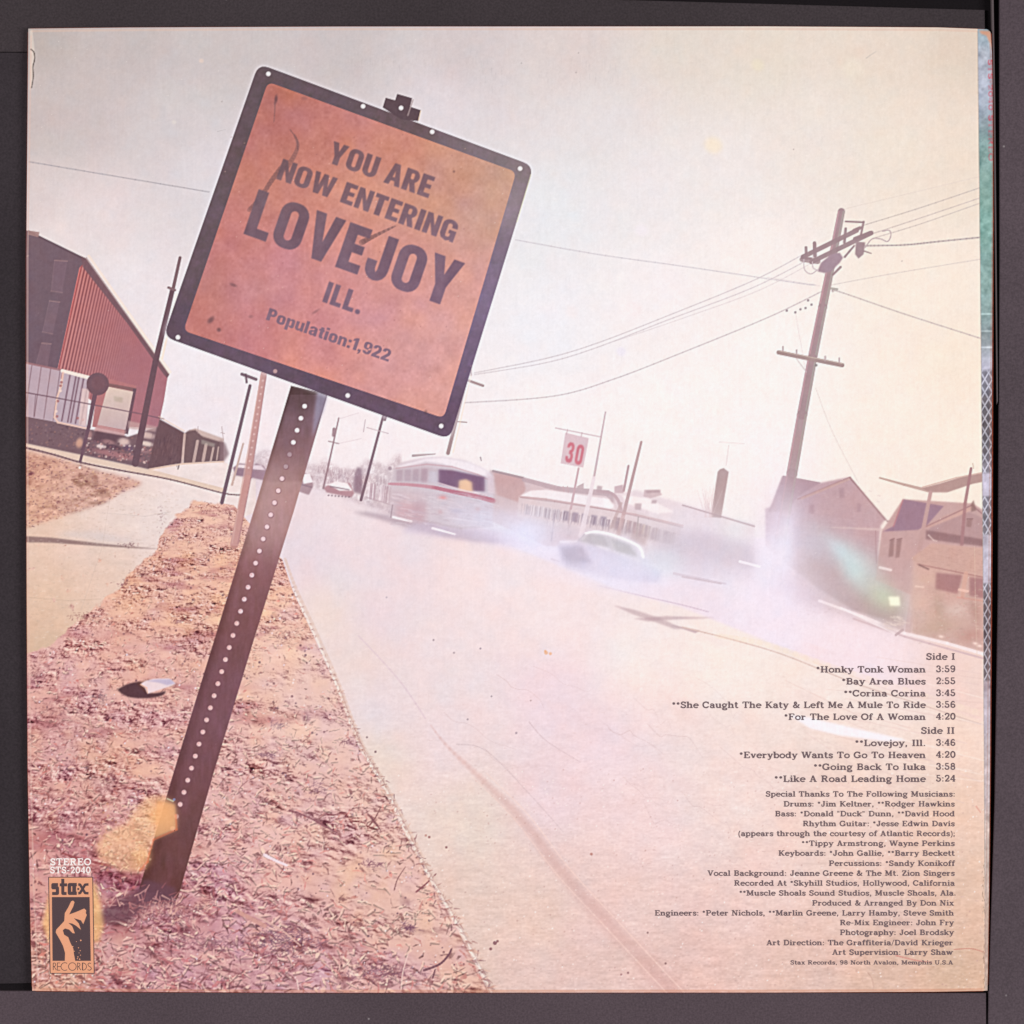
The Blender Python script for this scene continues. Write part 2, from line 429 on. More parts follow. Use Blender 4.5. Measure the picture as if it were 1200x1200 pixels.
plotf = plotf + np.array([2, -4, 4]) - (np.clip(noise(4, 80, octaves=2, ax=1.4) - .8, 0, 2) * np.clip((590 - YY) / 60, .3, 1))[..., None] * np.array([70, 78, 50]) + (noise(5, 74, octaves=3, ax=1.6) * 13)[..., None] * np.array([.9, 1, .9]) - (np.clip(noise(9, 75, octaves=2, ax=1.5) - .6, 0, 2) * 40)[..., None]
poly(gp, field(plotf.astype(np.float32)), 1, PLOT, 2.2)

VERGE = part('printed_verge', -1, 'dry littered grass verge filling the lower left of the print')
vf = ctrl([(240, 590, (208, 164, 150)), (270, 610, (216, 174, 162)), (200, 640, (214, 166, 144)), (250, 660, (218, 168, 146)), (310, 680, (224, 176, 156)),
           (150, 690, (212, 162, 142)), (230, 720, (221, 172, 148)), (330, 740, (221, 177, 160)), (100, 760, (208, 158, 150)), (200, 780, (213, 164, 153)),
           (340, 800, (223, 188, 178)), (365, 820, (226, 194, 184)), (60, 830, (195, 146, 146)), (180, 850, (203, 154, 152)), (400, 850, (222, 186, 178)), (300, 870, (210, 168, 162)), (350, 880, (216, 178, 170)),
           (60, 920, (196, 144, 138)), (120, 880, (206, 158, 142)), (420, 930, (219, 180, 170)), (300, 960, (210, 164, 160)), (100, 1000, (188, 130, 132)), (280, 900, (210, 166, 160)), (360, 960, (214, 172, 166)),
           (420, 1030, (222, 182, 164)), (350, 1010, (213, 168, 164)), (480, 1080, (220, 180, 166)), (250, 1080, (190, 138, 146)), (180, 1130, (182, 132, 142)),
           (60, 1140, (210, 160, 138)), (330, 1140, (188, 142, 150)), (450, 1140, (198, 152, 154)), (540, 1150, (212, 170, 160)), (50, 1060, (186, 128, 130)), (140, 1060, (162, 108, 120)), (460, 980, (222, 186, 174)), (500, 1060, (224, 186, 174)), (240, 1130, (186, 138, 146)), (400, 1110, (200, 154, 154))], 3.6)
vf = 255 - (255 - vf) * np.array([.66, .85, .88], np.float32)
vp = [(228, 587), (262, 590), (274, 592), (300, 622), (331, 656), (343, 692), (366, 742), (393, 802), (431, 886), (471, 963), (501, 1021), (541, 1093), (580, 1170),
      (25, 1170), (25, 768), (60, 757), (85, 733), (110, 712), (140, 690), (150, 672), (185, 646), (190, 624), (212, 600)]
rag = noise(9, 5, octaves=3)
x0, y0, cv = cover([vp])
cvb = blur_arr(cv, 3.0)
left_side = (XX[y0:y0 + cv.shape[0], x0:x0 + cv.shape[1]] < 262 - (YY[y0:y0 + cv.shape[0], x0:x0 + cv.shape[1]] - 590) * .9)
cvr = np.where(left_side, np.clip((cvb + rag[y0:y0 + cv.shape[0], x0:x0 + cv.shape[1]] * .20 - .5) * 3 + .5, 0, 1), cv)
clump = noise(26, 8, octaves=4, ax=1.6, ay=.8); fine = noise(5, 9, octaves=3, ax=1.5, ay=.8)
persp = np.clip((YY - 585) / 560, 0.03, 1)
# lumpy litter of dry grass: a height field that shrinks with distance, lit from the upper right of the printed scene
BIG = 2048
hf = noise(12, 71, (BIG, BIG), 5, 1.25, .9); hf2 = noise(34, 72, (BIG, BIG), 3, 1.7, .8)
ky = .2 + 1.05 * np.clip((np.arange(N) - 575) / 585.0, 0, 1.05) ** 1.1
vv = np.cumsum(1.0 / (ky * .8))
def samp(F, u, v):
    u = np.mod(u, BIG - 2); v = np.mod(v, BIG - 2); iu = u.astype(int); iv = v.astype(int); fu = u - iu; fv = v - iv
    return (F[iv, iu] * (1 - fu) + F[iv, iu + 1] * fu) * (1 - fv) + (F[iv + 1, iu] * (1 - fu) + F[iv + 1, iu + 1] * fu) * fv
U = (XX - 300) / ky[:, None] + 900; V = np.repeat(vv[:, None], N, 1) + 20
h0 = samp(hf, U, V); rel = h0 - samp(hf, U + 2.2, V - 2.4); lump = samp(hf2, U, V)
def softbox(cx, cy, rx, ry): return np.exp(-(((XX - cx) / rx) ** 2 + ((YY - cy) / ry) ** 2) ** 2)
bare_m = np.clip(softbox(430, 1035, 90, 36) + softbox(345, 805, 60, 30) + softbox(510, 1110, 50, 34) + softbox(240, 790, 90, 16) * .7 + softbox(380, 890, 40, 60) * .6 + softbox(300, 930, 60, 20) * .5 + softbox(150, 745, 60, 14) * .6 + softbox(480, 1010, 40, 60) * .7, 0, 1)
act = (1 - .72 * bare_m) * np.clip(.6 + .55 * lump, .15, 1.6)
vtex = vf.copy()
hi = np.clip(rel * act, 0, 2)[..., None]; lo = np.clip(-rel * act - .05, 0, 2)[..., None]; pit = np.clip(-h0 - .7, 0, 1.5)[..., None] * act[..., None]
vtex = vtex + (np.array([252, 222, 208]) - vtex) * np.clip(hi * .75, 0, .92)
vtex = vtex + (vtex * np.array([.60, .43, .47]) - vtex) * np.clip(lo * .8, 0, .95)
vtex = vtex * (1 - pit * np.array([.26, .36, .32])) + ((1 - bare_m) * np.clip(-lump, -1.5, 1.5))[..., None] * np.array([7, 10, 7])
mat_ = np.clip(samp(noise(70, 81, (BIG, BIG), 3, 1.8, .6), U, V) - .45, 0, 1.4)[..., None] * (1 - bare_m)[..., None]
vtex = vtex * (1 - mat_ * np.array([.10, .19, .15]))
vtex = vtex + (noise(20, 73, octaves=2) * 4)[..., None] * np.array([.5, .3, -.8])
vtex = vtex.astype(np.float32)
put(x0, y0, cvr, field(vtex), 1, VERGE)
vmask = np.zeros((N, N), np.float32); vmask[y0:y0 + cv.shape[0], x0:x0 + cv.shape[1]] = cvr

def debris(count, mask, ymin, ymax, xr, far, near, bare):
    items = []
    for i in range(count):
        y = ymin + (ymax - ymin) * random.random() ** .8; x = random.uniform(*xr)
        if mask[int(y), int(x)] < .5: continue
        items.append((y, x))
    items.sort()
    for y, x in items:
        t = (y - ymin) / (ymax - ymin); s = far + (near - far) * t
        cl = clump[int(y), int(x)]
        if bare(x, y) and random.random() < .72: continue
        a = random.gauss(0.2, .75); L = s * random.uniform(.5, 1.5); wd = max(.7, s * random.uniform(.13, .30))
        if random.random() < .08: wd *= 1.8; L *= .7
        dx, dy = math.cos(a) * L / 2, math.sin(a) * L / 2
        r = random.random() + cl * .09
        base = vf[int(y), int(x)]
        if r < .42:
            c = base * random.uniform(.52, .74) * np.array([1.02, .86, .90]); al = random.uniform(.3, .7)
        elif r < .62:
            c = base * random.uniform(.78, .95) * np.array([1.08, .9, .9]); al = .6
        else:
            k = random.uniform(.3, .95)
            c = base * (1 - k) + np.array([252, 218, 198]) * k; al = random.uniform(.5, .9)
            seg((x - dx + .5, y - dy + wd * .9), (x + dx + .5, y + dy + wd * .9), wd, wd * .6, base * .58, .5)
        bend = random.gauss(0, L * .12)
        mx, my = x - math.sin(a) * bend, y + math.cos(a) * bend
        seg((x - dx, y - dy), (mx, my), wd * .8, wd, c, al); seg((mx, my), (x + dx, y + dy), wd, wd * .4, c, al)
def bare(x, y):
    if y > 940 and ((x - 420) / 75) ** 2 + ((y - 1030) / 38) ** 2 < 1: return True
    if ((x - 340) / 45) ** 2 + ((y - 800) / 26) ** 2 < 1: return True
    if ((x - 500) / 45) ** 2 + ((y - 1110) / 30) ** 2 < 1: return True
    return x > 395 + (y - 800) * .45 and y > 700
debris(6500, vmask, 590, 1161, (33, 578), 2.0, 10.5, bare)
def pebbles(n, mask, box, cols, rmin, rmax, amin, amax):
    for i in range(n):
        x = random.uniform(box[0], box[2]); y = random.uniform(box[1], box[3])
        if mask[int(y), int(x)] < .5: continue
        dot(x, y, random.uniform(rmin, rmax), random.choice(cols), random.uniform(amin, amax))
pebbles(900, vmask, (33, 700, 575, 1160), [(250, 232, 228), (246, 220, 206), (240, 225, 235)], .4, 1.1, .4, .9)
pebbles(900, vmask, (33, 600, 575, 1160), [(110, 66, 78), (126, 80, 86), (96, 60, 80)], .5, 1.5, .3, .7)
pm = np.zeros((N, N), np.float32); px0, py0, pc = cover([gp]); pm[py0:py0 + pc.shape[0], px0:px0 + pc.shape[1]] = pc
for i in range(1300):
    x = random.uniform(28, 165); y = random.uniform(528, 618)
    if pm[int(y), int(x)] < .5: continue
    seg((x, y), (x + random.uniform(-1, 3), y + random.uniform(-.5, 1)), 1.3, .8,
        random.choice([(150, 96, 88), (176, 118, 104), (232, 196, 168), (120, 80, 90), (222, 176, 140)]), random.uniform(.25, .7))
# clumps of darker stems, hand placed
for (cx, cy, n, rx, ry, c) in ((150, 638, 40, 9, 2.5, (118, 76, 84)), (147, 685, 60, 10, 4, (126, 66, 76)), (100, 723, 70, 16, 4, (132, 72, 74)), (165, 672, 40, 10, 3, (130, 80, 84)),
                               (206, 728, 30, 6, 3, (130, 70, 80)), (118, 817, 40, 5, 6, (110, 78, 92)), (40, 790, 50, 8, 6, (140, 84, 88)), (107, 797, 20, 6, 3, (100, 54, 62)),
                               (188, 605, 30, 4, 10, (140, 96, 100)), (325, 850, 40, 9, 5, (128, 92, 110)), (408, 869, 40, 7, 4, (120, 70, 90)), (315, 884, 60, 12, 3, (122, 76, 96)),
                               (330, 745, 50, 10, 6, (130, 80, 84)), (370, 925, 60, 14, 8, (124, 80, 98)), (436, 1012, 40, 12, 4, (128, 76, 94)), (478, 1088, 40, 8, 5, (120, 76, 98)),
                               (330, 1100, 260, 36, 14, (124, 84, 106)), (190, 1070, 200, 44, 12, (128, 78, 92)), (450, 1140, 180, 40, 10, (138, 92, 108)), (240, 1105, 160, 40, 10, (140, 92, 106)),
                               (70, 960, 100, 20, 8, (140, 82, 90)), (120, 920, 100, 30, 8, (150, 92, 92)), (70, 1100, 120, 20, 20, (134, 80, 92)), (80, 835, 120, 36, 10, (144, 92, 100)), (262, 775, 100, 12, 30, (150, 96, 92))):
    for i in range(n):
        x = random.gauss(cx, rx * .6); y = random.gauss(cy, ry * .6); s = 1 + (y - 600) / 110
        a = random.gauss(.1, .8); L = s * random.uniform(.6, 1.3)
        seg((x, y), (x + math.cos(a) * L, y + math.sin(a) * L), max(.8, s * .22), .7, c, random.uniform(.25, .6))
# larger twigs and stalks
for p, w0, w1, c in (([(340, 950), (362, 958), (395, 976)], 2.6, 2, (150, 96, 104)), ([(488, 1045), (500, 1035), (511, 1024)], 2.2, 1, (150, 92, 98)),
                     ([(497, 1137), (515, 1130), (525, 1120), (529, 1112)], 3, 1.6, (128, 86, 96)), ([(507, 1146), (510, 1136)], 2, 1.4, (128, 86, 96)),
                     ([(462, 1043), (466, 1030), (475, 1016)], 1.4, .8, (150, 104, 104)), ([(433, 967), (440, 958), (446, 946)], 1.8, 1, (150, 100, 100)), ([(435, 958), (446, 973)], 3, 1, (140, 90, 96)),
                     ([(300, 1073), (330, 1090), (352, 1108)], 2.4, 1.6, (222, 180, 170)), ([(278, 1068), (310, 1085)], 5, 5, (214, 160, 150)), ([(310, 1002), (324, 1009), (336, 1014)], 4, 2.4, (246, 224, 228)),
                     ([(470, 1160), (472, 1140), (478, 1118)], 1.4, 1, (240, 208, 198)), ([(348, 1148), (350, 1160)], 1.6, 1, (236, 206, 200)), ([(213, 1025), (226, 1040), (240, 1052)], 1.2, 1.2, (176, 122, 122)), ([(55, 955), (70, 945), (80, 935)], 1.6, 1, (226, 178, 160)),
                     ([(72, 1000), (100, 1008), (127, 1014)], 2, 3.4, (160, 84, 86)), ([(118, 1110), (123, 1124)], 1.6, 1.6, (226, 182, 172)), ([(290, 915), (280, 925), (284, 932)], 1.2, 1, (180, 130, 130))):
    path(smooth(p, 5), w0, w1, c, .85)
CURB = part('printed_kerb', -1, 'pale kerb stones between verge and road')
curbpts = smooth([(331, 655), (343, 688), (366, 738), (392, 797), (410, 845), (424, 878), (446, 915), (470, 962), (500, 1021), (541, 1093), (580, 1172)])
path([(x + 3, y) for x, y in curbpts], 3.5, 7, (228, 200, 186), .45)
path(curbpts[8:], 1.4, 5.5, (246, 230, 220), .55, CURB, .2)
for i in range(8, len(curbpts) - 1):
    t = (i - 8) / (len(curbpts) - 9); (ax, ay), (bx, by) = curbpts[i], curbpts[i + 1]
    seg((ax + random.gauss(0, .5 + t), ay), (bx + random.gauss(0, .5 + t), by), (1 + 2.6 * t) * random.uniform(.5, 1.2), (1 + 2.6 * t) * random.uniform(.5, 1.2), (250, 236, 226), random.uniform(.15, .7))
for i in range(420):
    t = random.random() ** .8; i_ = 8 + int(t * (len(curbpts) - 10)); x, y = curbpts[i_]; L = 1 + 6 * t
    x += random.gauss(-1, 1.5 + 3 * t); a_ = random.gauss(.3, .8)
    seg((x, y), (x + math.cos(a_) * L, y + math.sin(a_) * L), .8 + t, .7, random.choice([(176, 122, 116), (150, 98, 102), (226, 184, 166), (206, 156, 140), (130, 84, 92)]), random.uniform(.3, .75))
path([(x + 2.4, y) for x, y in curbpts[24:]], 1.0, 1.6, (196, 156, 148), .45)
for i in range(120):
    k = random.randrange(20, len(curbpts)); x, y = curbpts[k]
    seg((x + random.gauss(1, 2), y), (x + random.gauss(2, 2), y + 3), 1.2, .8, random.choice([(214, 176, 160), (255, 245, 236), (190, 140, 136)]), .5)
# road wear: streaky asphalt, tyre track, seams, shade of the pole, white patch, stones
rmask = np.zeros((N, N), np.float32); rx0, ry0, rc = cover([road_poly]); rmask[ry0:ry0 + rc.shape[0], rx0:rx0 + rc.shape[1]] = rc
rmask *= (1 - vmask)
depth = np.clip((YY - 640) / 500, 0, 1) ** 1.2
st = noise(7, 21, octaves=3, ax=2.2, ay=.55) * 3.3 + noise(2.2, 22, ax=1.4, ay=.8) * 3.2 + noise(60, 23, octaves=2, ax=2, ay=.6) * 1.2
IMG += (rmask * depth * st)[..., None] * np.array([1, 1.1, 1.1], np.float32)
ch = noise(40, 31, octaves=2); IMG += (rmask * ch * 1.1)[..., None] * np.array([1, -.5, -1.3], np.float32)
tr = smooth([(420, 745), (470, 800), (515, 865), (560, 910), (610, 960), (660, 1025), (720, 1090), (800, 1176)])
path(tr[:14], 1.6, 2.0, (224, 202, 210), .45)
for k, wd, al in ((0, 1.4, .045), (1, 1.15, .05), (2, .9, .05), (3, .65, .06), (4, .4, .06)):
    path([(x + 1, y) for x, y in tr[14:]], 2.0 * wd, 24 * wd, (214, 168, 160), al)
path([(x - 7, y) for x, y in tr[24:]], .8, 1.5, (248, 218, 206), .5); path([(x + 10, y - 4) for x, y in tr[24:]], .8, 1.6, (250, 220, 208), .5)
path(smooth([(535, 872), (570, 880), (620, 930), (660, 975)]), 1.0, .8, (206, 184, 186), .5)
path(smooth([(620, 846), (640, 868), (680, 893)]), 1.0, .7, (214, 190, 194), .7)
for i in range(26):
    y = random.uniform(760, 1120); x = 470 + (y - 800) * .5 + random.uniform(0, 420)
    if x > 1120: continue
    pts = [(x, y)]
    for k in range(6): pts.append((pts[-1][0] + random.uniform(4, 16), pts[-1][1] + random.gauss(6, 6)))
    path(smooth(pts, 4), .8, .6, (212, 184, 182), random.uniform(.15, .45))
for i in range(40):
    y = random.uniform(700, 1150); x = 420 + (y - 720) * .5 + random.uniform(0, 500); r = 6 + (y - 700) * .05
    if x < 1130: glow(x, y, r * random.uniform(1, 3), r * random.uniform(.4, 1), .5, random.choice([(226, 198, 194), (250, 234, 228), (232, 210, 214)]), random.uniform(.08, .2))
for i in range(1500):
    y = 760 + 400 * random.random() ** .7; x = 440 + (y - 760) * .36 + random.uniform(0, 690)
    if x < 1145: seg((x, y), (x + random.uniform(.5, 4), y + random.uniform(-.3, 1.4)), random.uniform(.6, 1.2), .6, random.choice([(206, 172, 168), (252, 238, 232), (216, 186, 176), (222, 190, 184)]), random.uniform(.2, .55) * min(1, (y - 700) / 350))
SH = part('printed_pole_shadow', ROAD)
poly([(718, 709), (745, 715), (778, 726), (800, 737), (790, 737), (768, 729), (742, 720)], (196, 168, 172), .6, SH, 1.0)
poly([(742, 725), (780, 722), (840, 724), (790, 726), (760, 728)], (192, 162, 168), .6, SH, 1.0)
poly([(785, 732), (820, 739), (815, 742)], (190, 160, 165), .7, None, .7)
path(smooth([(700, 686), (760, 700), (800, 709), (830, 717)]), 1.2, 1.6, (220, 200, 212), .7)
path(smooth([(800, 735), (860, 750), (920, 768), (1000, 800), (1080, 826), (1160, 852)]), 1.6, 1.4, (222, 196, 186), .8)
path(smooth([(840, 745), (900, 756), (1000, 790), (1155, 838)]), 6, 8, (248, 228, 206), .2)
for k in range(26):
    y = 770 + k * 5.4; x = 900 + random.uniform(0, 160)
    path([(x, y), (x + random.uniform(60, 200), y + random.uniform(16, 50))], .8, 1.4, random.choice([(228, 200, 192), (250, 236, 228), (232, 206, 200)]), .4)
PATCH = part('printed_road_marking', ROAD, 'white painted patch on the road')
poly([(925, 838), (945, 840), (1000, 853), (1062, 867), (1040, 869), (985, 862), (950, 854)], (252, 243, 247), .95, PATCH, 1.2)
for (x, y, r) in ((640, 765, 2.2), (645, 766, 1.8), (639, 763, 1.5)): dot(x, y, r, (238, 178, 130), .6)
for (x, y, r, c) in ((503, 981, 1.6, (170, 120, 118)), (499, 979, 1.4, (200, 150, 140)), (523, 993, 1.4, (150, 104, 106)), (580, 1105, 2.4, (140, 94, 100)), (575, 1112, 1.8, (150, 100, 104)), (583, 1103, 1.6, (150, 104, 106)), (693, 1001, 1.8, (196, 140, 130)), (759, 1093, 1.0, (130, 92, 92)), (780, 1129, 1.1, (130, 90, 92)), (736, 1140, 1.2, (150, 104, 108)), (728, 1142, 1.2, (176, 130, 130)), (430, 864, 1, (110, 80, 90)), (440, 881, 1.3, (130, 96, 104)), (508, 750, 1, (150, 130, 140)), (532, 765, 1, (160, 140, 150)), (563, 760, 1, (150, 130, 145)), (548, 843, 1, (160, 140, 150)), (605, 859, 1.2, (170, 150, 160)), (576, 816, .9, (150, 130, 140)), (622, 821, .8, (180, 150, 150)), (453, 700, 1, (190, 175, 185))):
    dot(x, y, r, c, .85)
pebbles(800, rmask, (440, 900, 1155, 1160), [(255, 244, 240), (252, 236, 230)], .3, .85, .3, .9)
pebbles(420, rmask, (440, 900, 1155, 1160), [(196, 152, 146), (206, 166, 160)], .4, .9, .25, .6)

# ----------------------------------------------------------------- distance on the left: warehouse, trailers, fence, cars
WH = part('printed_warehouse', -1, 'dark gabled warehouse with red corrugated side wall')
poly([(25, 268), (33, 271), (99, 303), (92, 330), (66, 440), (25, 440)],
     lambda X, Y: np.stack([92 - (Y - 300) * .03, 76 - (Y - 300) * .03, 84 - (Y - 300) * .01], -1), 1, WH)
WALL = part('corrugated_wall', WH, 'red corrugated wall')
def corr(X, Y):
    u = (X - 92) + (Y - 318) * .2205
    sp = np.clip(4.3 - u * .018, 2.2, 5)
    ph = np.cumsum(1.0 / np.clip(4.3 - np.arange(0, 200) * .022, 2.0, 5))
    s = np.sin(2 * np.pi * np.interp(u, np.arange(0, 200), ph))
    amp = np.clip(1 - u / 80, .05, 1) * np.clip((u + 1) / 3, 0, 1)
    b = np.stack([158 + 0 * u + 0 * Y, 92 + u * .03 + (Y - 400) * .04, 91 + u * .1 + (Y - 400) * .06], -1)
    return b + (s * amp)[..., None] * np.array([44, 36, 30]) + (np.clip(1 - np.abs(u - 1) / 3, 0, 1))[..., None] * np.array([40, 14, 10])
poly([(93, 314), (100, 306), (197, 438), (192, 470), (185, 502), (150, 500), (66, 440)], corr, 1, WALL)
ROOF = part('roof_edge', WH)
path([(33, 271), (99, 303.5)], 2.2, 2.6, (78, 62, 70), 1, ROOF)
poly([(95, 300), (101, 303), (198.5, 439), (196, 443), (192, 439), (150, 380), (97, 313)], (96, 70, 76), .95, ROOF)
path([(101, 302), (198, 438)], 1.2, 1, (150, 124, 118), .8)
path([(104, 300), (150, 366), (199, 436)], 3, 4, (252, 228, 206), .45)
poly([(33, 270), (46, 272), (45, 278), (33, 275)], (150, 116, 110), .9)
for q in ([(64, 305), (79, 306), (73, 343), (60, 341)], [(58, 352.5), (70, 354), (62, 391.5), (50, 389)], [(49, 402), (60, 403), (56, 430), (42, 428)]):
    w_ = part('window', WH)
    poly(q, (104, 84, 94), .8, w_)
    path([q[0], q[1]], 1.2, 1.2, (150, 118, 116), .7); path([q[3], q[2]], 1.2, 1.2, (134, 106, 108), .6); path([q[0], q[3]], .8, .8, (132, 106, 112), .5)
DKBAND = part('printed_loading_yard', -1, 'dark loading yard under the trailers')
poly([(25, 486), (63, 493), (105, 503), (150, 512), (185, 500), (215, 540), (175, 550), (100, 534), (33, 520), (25, 518)], (98, 76, 82), 1, DKBAND, .6)
for i in range(240):
    x = random.uniform(33, 180); y = 492 + (x - 33) * .16 + random.uniform(0, 26)
    dot(x, y, random.uniform(.5, 1.4), random.choice([(70, 50, 58), (120, 96, 96), (140, 100, 92), (104, 82, 92)]), .5)
TRL = part('printed_trailer', -1, 'long pale trailer side with dark ribs')
poly([(25, 424), (73, 434), (63, 494), (25, 487)], lambda X, Y: np.stack([182 + (X - 30) * .1, 160 + (X - 30) * .1, 170 + (X - 30) * .05], -1), 1, TRL)
path([(25, 424), (73, 434)], 2.4, 2.4, (140, 98, 102), .9, TRL)
for x in (36, 47, 58, 69): path([(x + 1.5, 428 + (x - 36) * .2), (x - 6.5, 486 + (x - 36) * .2)], 1.2, 1.2, (120, 92, 100), .8)
path([(42, 462), (40, 488)], 1, 1.4, (110, 84, 94), .7)
BOX = part('printed_trailer', -1, 'ribbed trailer body with a rusty cream frame')
poly([(75, 434), (105, 442), (101, 503), (63, 494), (67, 465), (73, 450)], (186, 166, 176), 1, BOX)
for x in (82, 89, 92.5, 98, 104): path([(x, 440 + (x - 82) * .22), (x - 9.5, 493 + (x - 82) * .18)], 2.2, 2, (106, 78, 92), .8)
path([(73, 434.5), (104, 442.5)], 4, 4.5, (246, 228, 218), .95, BOX)
path([(74, 437), (72, 452), (67, 466), (64, 489), (68, 495), (101, 502)], 2.4, 2, (232, 196, 180), .9, BOX)
for (x, y) in ((72, 448), (71, 458), (68, 470), (66, 482), (67, 488), (91, 490), (97, 492), (71, 452)): dot(x, y, 1.7, random.choice([(150, 90, 90), (240, 214, 204)]), .8)
poly([(96, 455), (105, 456), (100, 500), (92, 498)], (236, 206, 200), .7, None, .6)
TRK = part('printed_truck', -1, 'white truck body with dark surround, facing away')
poly([(128, 444), (160, 452), (154, 490), (146, 508), (108, 500), (112, 470)], (168, 104, 104), 1, TRK)
poly([(127, 449), (160, 455), (159, 459), (126, 453)], (112, 80, 80), .9, TRK)
poly([(156, 455), (160, 456), (150, 509), (145, 508)], (84, 62, 72), .95, TRK)
poly([(126, 453), (156, 459), (147, 504), (114, 498)], lambda X, Y: np.stack([222 - (Y - 455) * .5, 200 - (Y - 455) * .6, 186 - (Y - 455) * .3], -1), 1, TRK)
poly([(133, 464), (144, 466), (143, 472), (134, 470)], (176, 160, 140), .6, None, .8)
poly([(114, 498), (148, 505), (145, 512), (110, 505)], (190, 140, 138), .8, None, .6)
poly([(112, 505), (148, 511), (144, 520), (108, 517)], (74, 52, 60), .9, None, .8)
for (x, y, rx, ry, c) in ((127, 518, 8, 3, (150, 108, 108)), (118, 523, 5, 2.5, (244, 224, 220)), (145, 518, 7, 5, (236, 206, 196)), (133, 524, 9, 3, (64, 42, 54)), (150, 525, 6, 4, (80, 60, 84)), (172, 510, 10, 4, (226, 196, 186)), (172, 520, 8, 3, (246, 226, 214)), (93, 519, 4.2, 6, (216, 160, 132)), (105, 510, 3, 5, (160, 118, 116)), (168, 528, 8, 3, (150, 110, 112)), (137, 533, 30, 4, (160, 106, 108))):
    glow(x, y, rx, ry, .2, c, .85, 2)
for i in range(160):
    x = random.uniform(100, 180); y = 512 + (x - 100) * .18 + random.uniform(0, 20)
    dot(x, y, random.uniform(.5, 1.5), random.choice([(70, 48, 58), (240, 214, 204), (140, 90, 90), (104, 72, 84), (190, 130, 124)]), .6)
poly([(150, 493), (184, 500), (182, 506), (150, 502)], (190, 156, 150), .7, None, .8)
CAB = part('printed_wire', -1); path([(25, 459), (70, 467), (110, 474.5), (160, 484), (192, 491)], 1.6, 1.2, (96, 70, 82), .85, CAB)
SG = part('printed_round_sign', -1, 'dark round sign on a thin post')
path([(111.5, 460), (104, 500), (94, 541)], 5.5, 3.2, (88, 64, 76), 1, SG, .5)
dot(114.5, 450, 13.2, (92, 66, 74), 1, SG); dot(115, 449, 8, (102, 68, 74), .5)
dot(93.5, 548, 1.5, (250, 232, 226), .9)
SHED = part('printed_shed', -1, 'dark timber shed beyond the tall pole')
poly([(187, 491), (216, 507), (213, 543), (173, 549), (180, 520)], (84, 62, 66), 1, SHED, .5)
for i in range(60): x = random.uniform(178, 214); y = random.uniform(505, 545); seg((x, y), (x - 1, y + 5), 1, .8, random.choice([(108, 80, 82), (64, 46, 54)]), .5)
ROW = part('printed_house_row', -1, 'row of small dark houses fading into the distance')
poly([(216, 508), (222, 504), (229, 503), (236, 510), (262, 518), (262, 540), (215, 543)], (92, 72, 74), 1, ROW, .5)
poly([(216, 506), (229, 502), (262, 514), (262, 519), (238, 512), (229, 504)], (196, 166, 156), .8, None, .6)
for a, b, w in (((216.5, 509), (213.5, 543), 2.8), ((231.5, 517), (227, 541), 3.4), ((241.5, 521), (238, 540), 3.6), ((250, 525), (247, 540), 2.4), ((256, 524), (254, 539), 1.6)):
    path([a, b], w, w, (206, 176, 166), .8)
poly([(236, 515), (252, 520), (251, 524), (236, 520)], (160, 150, 140), .6, None, .6)
poly([(258, 515), (264, 520), (268, 532), (262, 541), (257, 540)], (124, 98, 104), .8, None, 1.2)
path([(186, 488), (216, 505)], 1, 1, (226, 190, 160), .6); path([(232, 500), (232, 508)], .8, .8, (150, 120, 120), .6); path([(260, 500), (262, 516)], .8, .8, (160, 130, 130), .7); path([(259, 507), (263, 508)], .8, .8, (160, 130, 130), .7)
path([(175, 550), (215, 543.5), (262, 541)], 2, 1.6, (226, 196, 176), .8)
POLE2 = part('printed_pole', -1, 'tall dark pole in front of the warehouse')
path([(211, 302), (203, 338)], 3.6, 4.0, (104, 80, 84), 1, POLE2)
path([(202, 340), (182, 425), (158.5, 543)], 5.6, 8.2, (82, 60, 68), 1, POLE2)
path([(197.5, 337), (205, 340)], 3, 3, (112, 88, 92), 1, POLE2)
path([(207, 345), (190, 420)], 2, 2.6, (250, 224, 196), .5)
TREES = part('printed_far_trees', -1, 'hazy bare trees along the horizon')
hz = noise(4, 41, octaves=3)
x0, y0, c = cover([[(272, 556), (300, 530), (330, 525), (350, 540), (372, 546), (380, 537), (400, 550), (420, 548), (430, 538), (452, 545), (470, 530), (470, 606), (420, 590), (365, 570), (300, 562)]])
c = blur_arr(c, 2.2); h_, w_2 = c.shape
put(x0, y0, np.clip(c * (.68 + .28 * hz[y0:y0 + h_, x0:x0 + w_2]), 0, .92), lambda X, Y: np.stack([206 + 0 * X, 184 + 0 * X, 190 + 0 * X], -1), .85, TREES)
for i in range(200):
    x = random.uniform(372, 466); y = random.uniform(548, 566) + (x - 372) * .18
    seg((x, y), (x + random.gauss(0, 1.5), y - random.uniform(2, 9)), .9, .6, random.choice([(176, 146, 156), (160, 130, 142), (214, 190, 196)]), .45)
poly([(415, 560), (419, 547), (424, 550), (425, 580), (414, 576)], (140, 110, 126), .75, None, 1.2)
for i in range(40): x = random.uniform(432, 460); seg((x, 566 + (x - 432) * .2), (x - 1.5, 584 + (x - 432) * .2), 1, 1, random.choice([(190, 160, 170), (240, 226, 230)]), .6)
path([(430, 583), (460, 592)], 1.4, 1.4, (196, 170, 178), .7)
def car(name_label, body, roofp, cb, cr, glass):
    k = part('printed_car', -1, name_label); poly(body, cb, .95, k, .6)
    r = part('car_roof', k); poly(roofp, cr, .95, r, .5)
    path(glass, 1.8, 1.6, (150, 124, 136), .7)
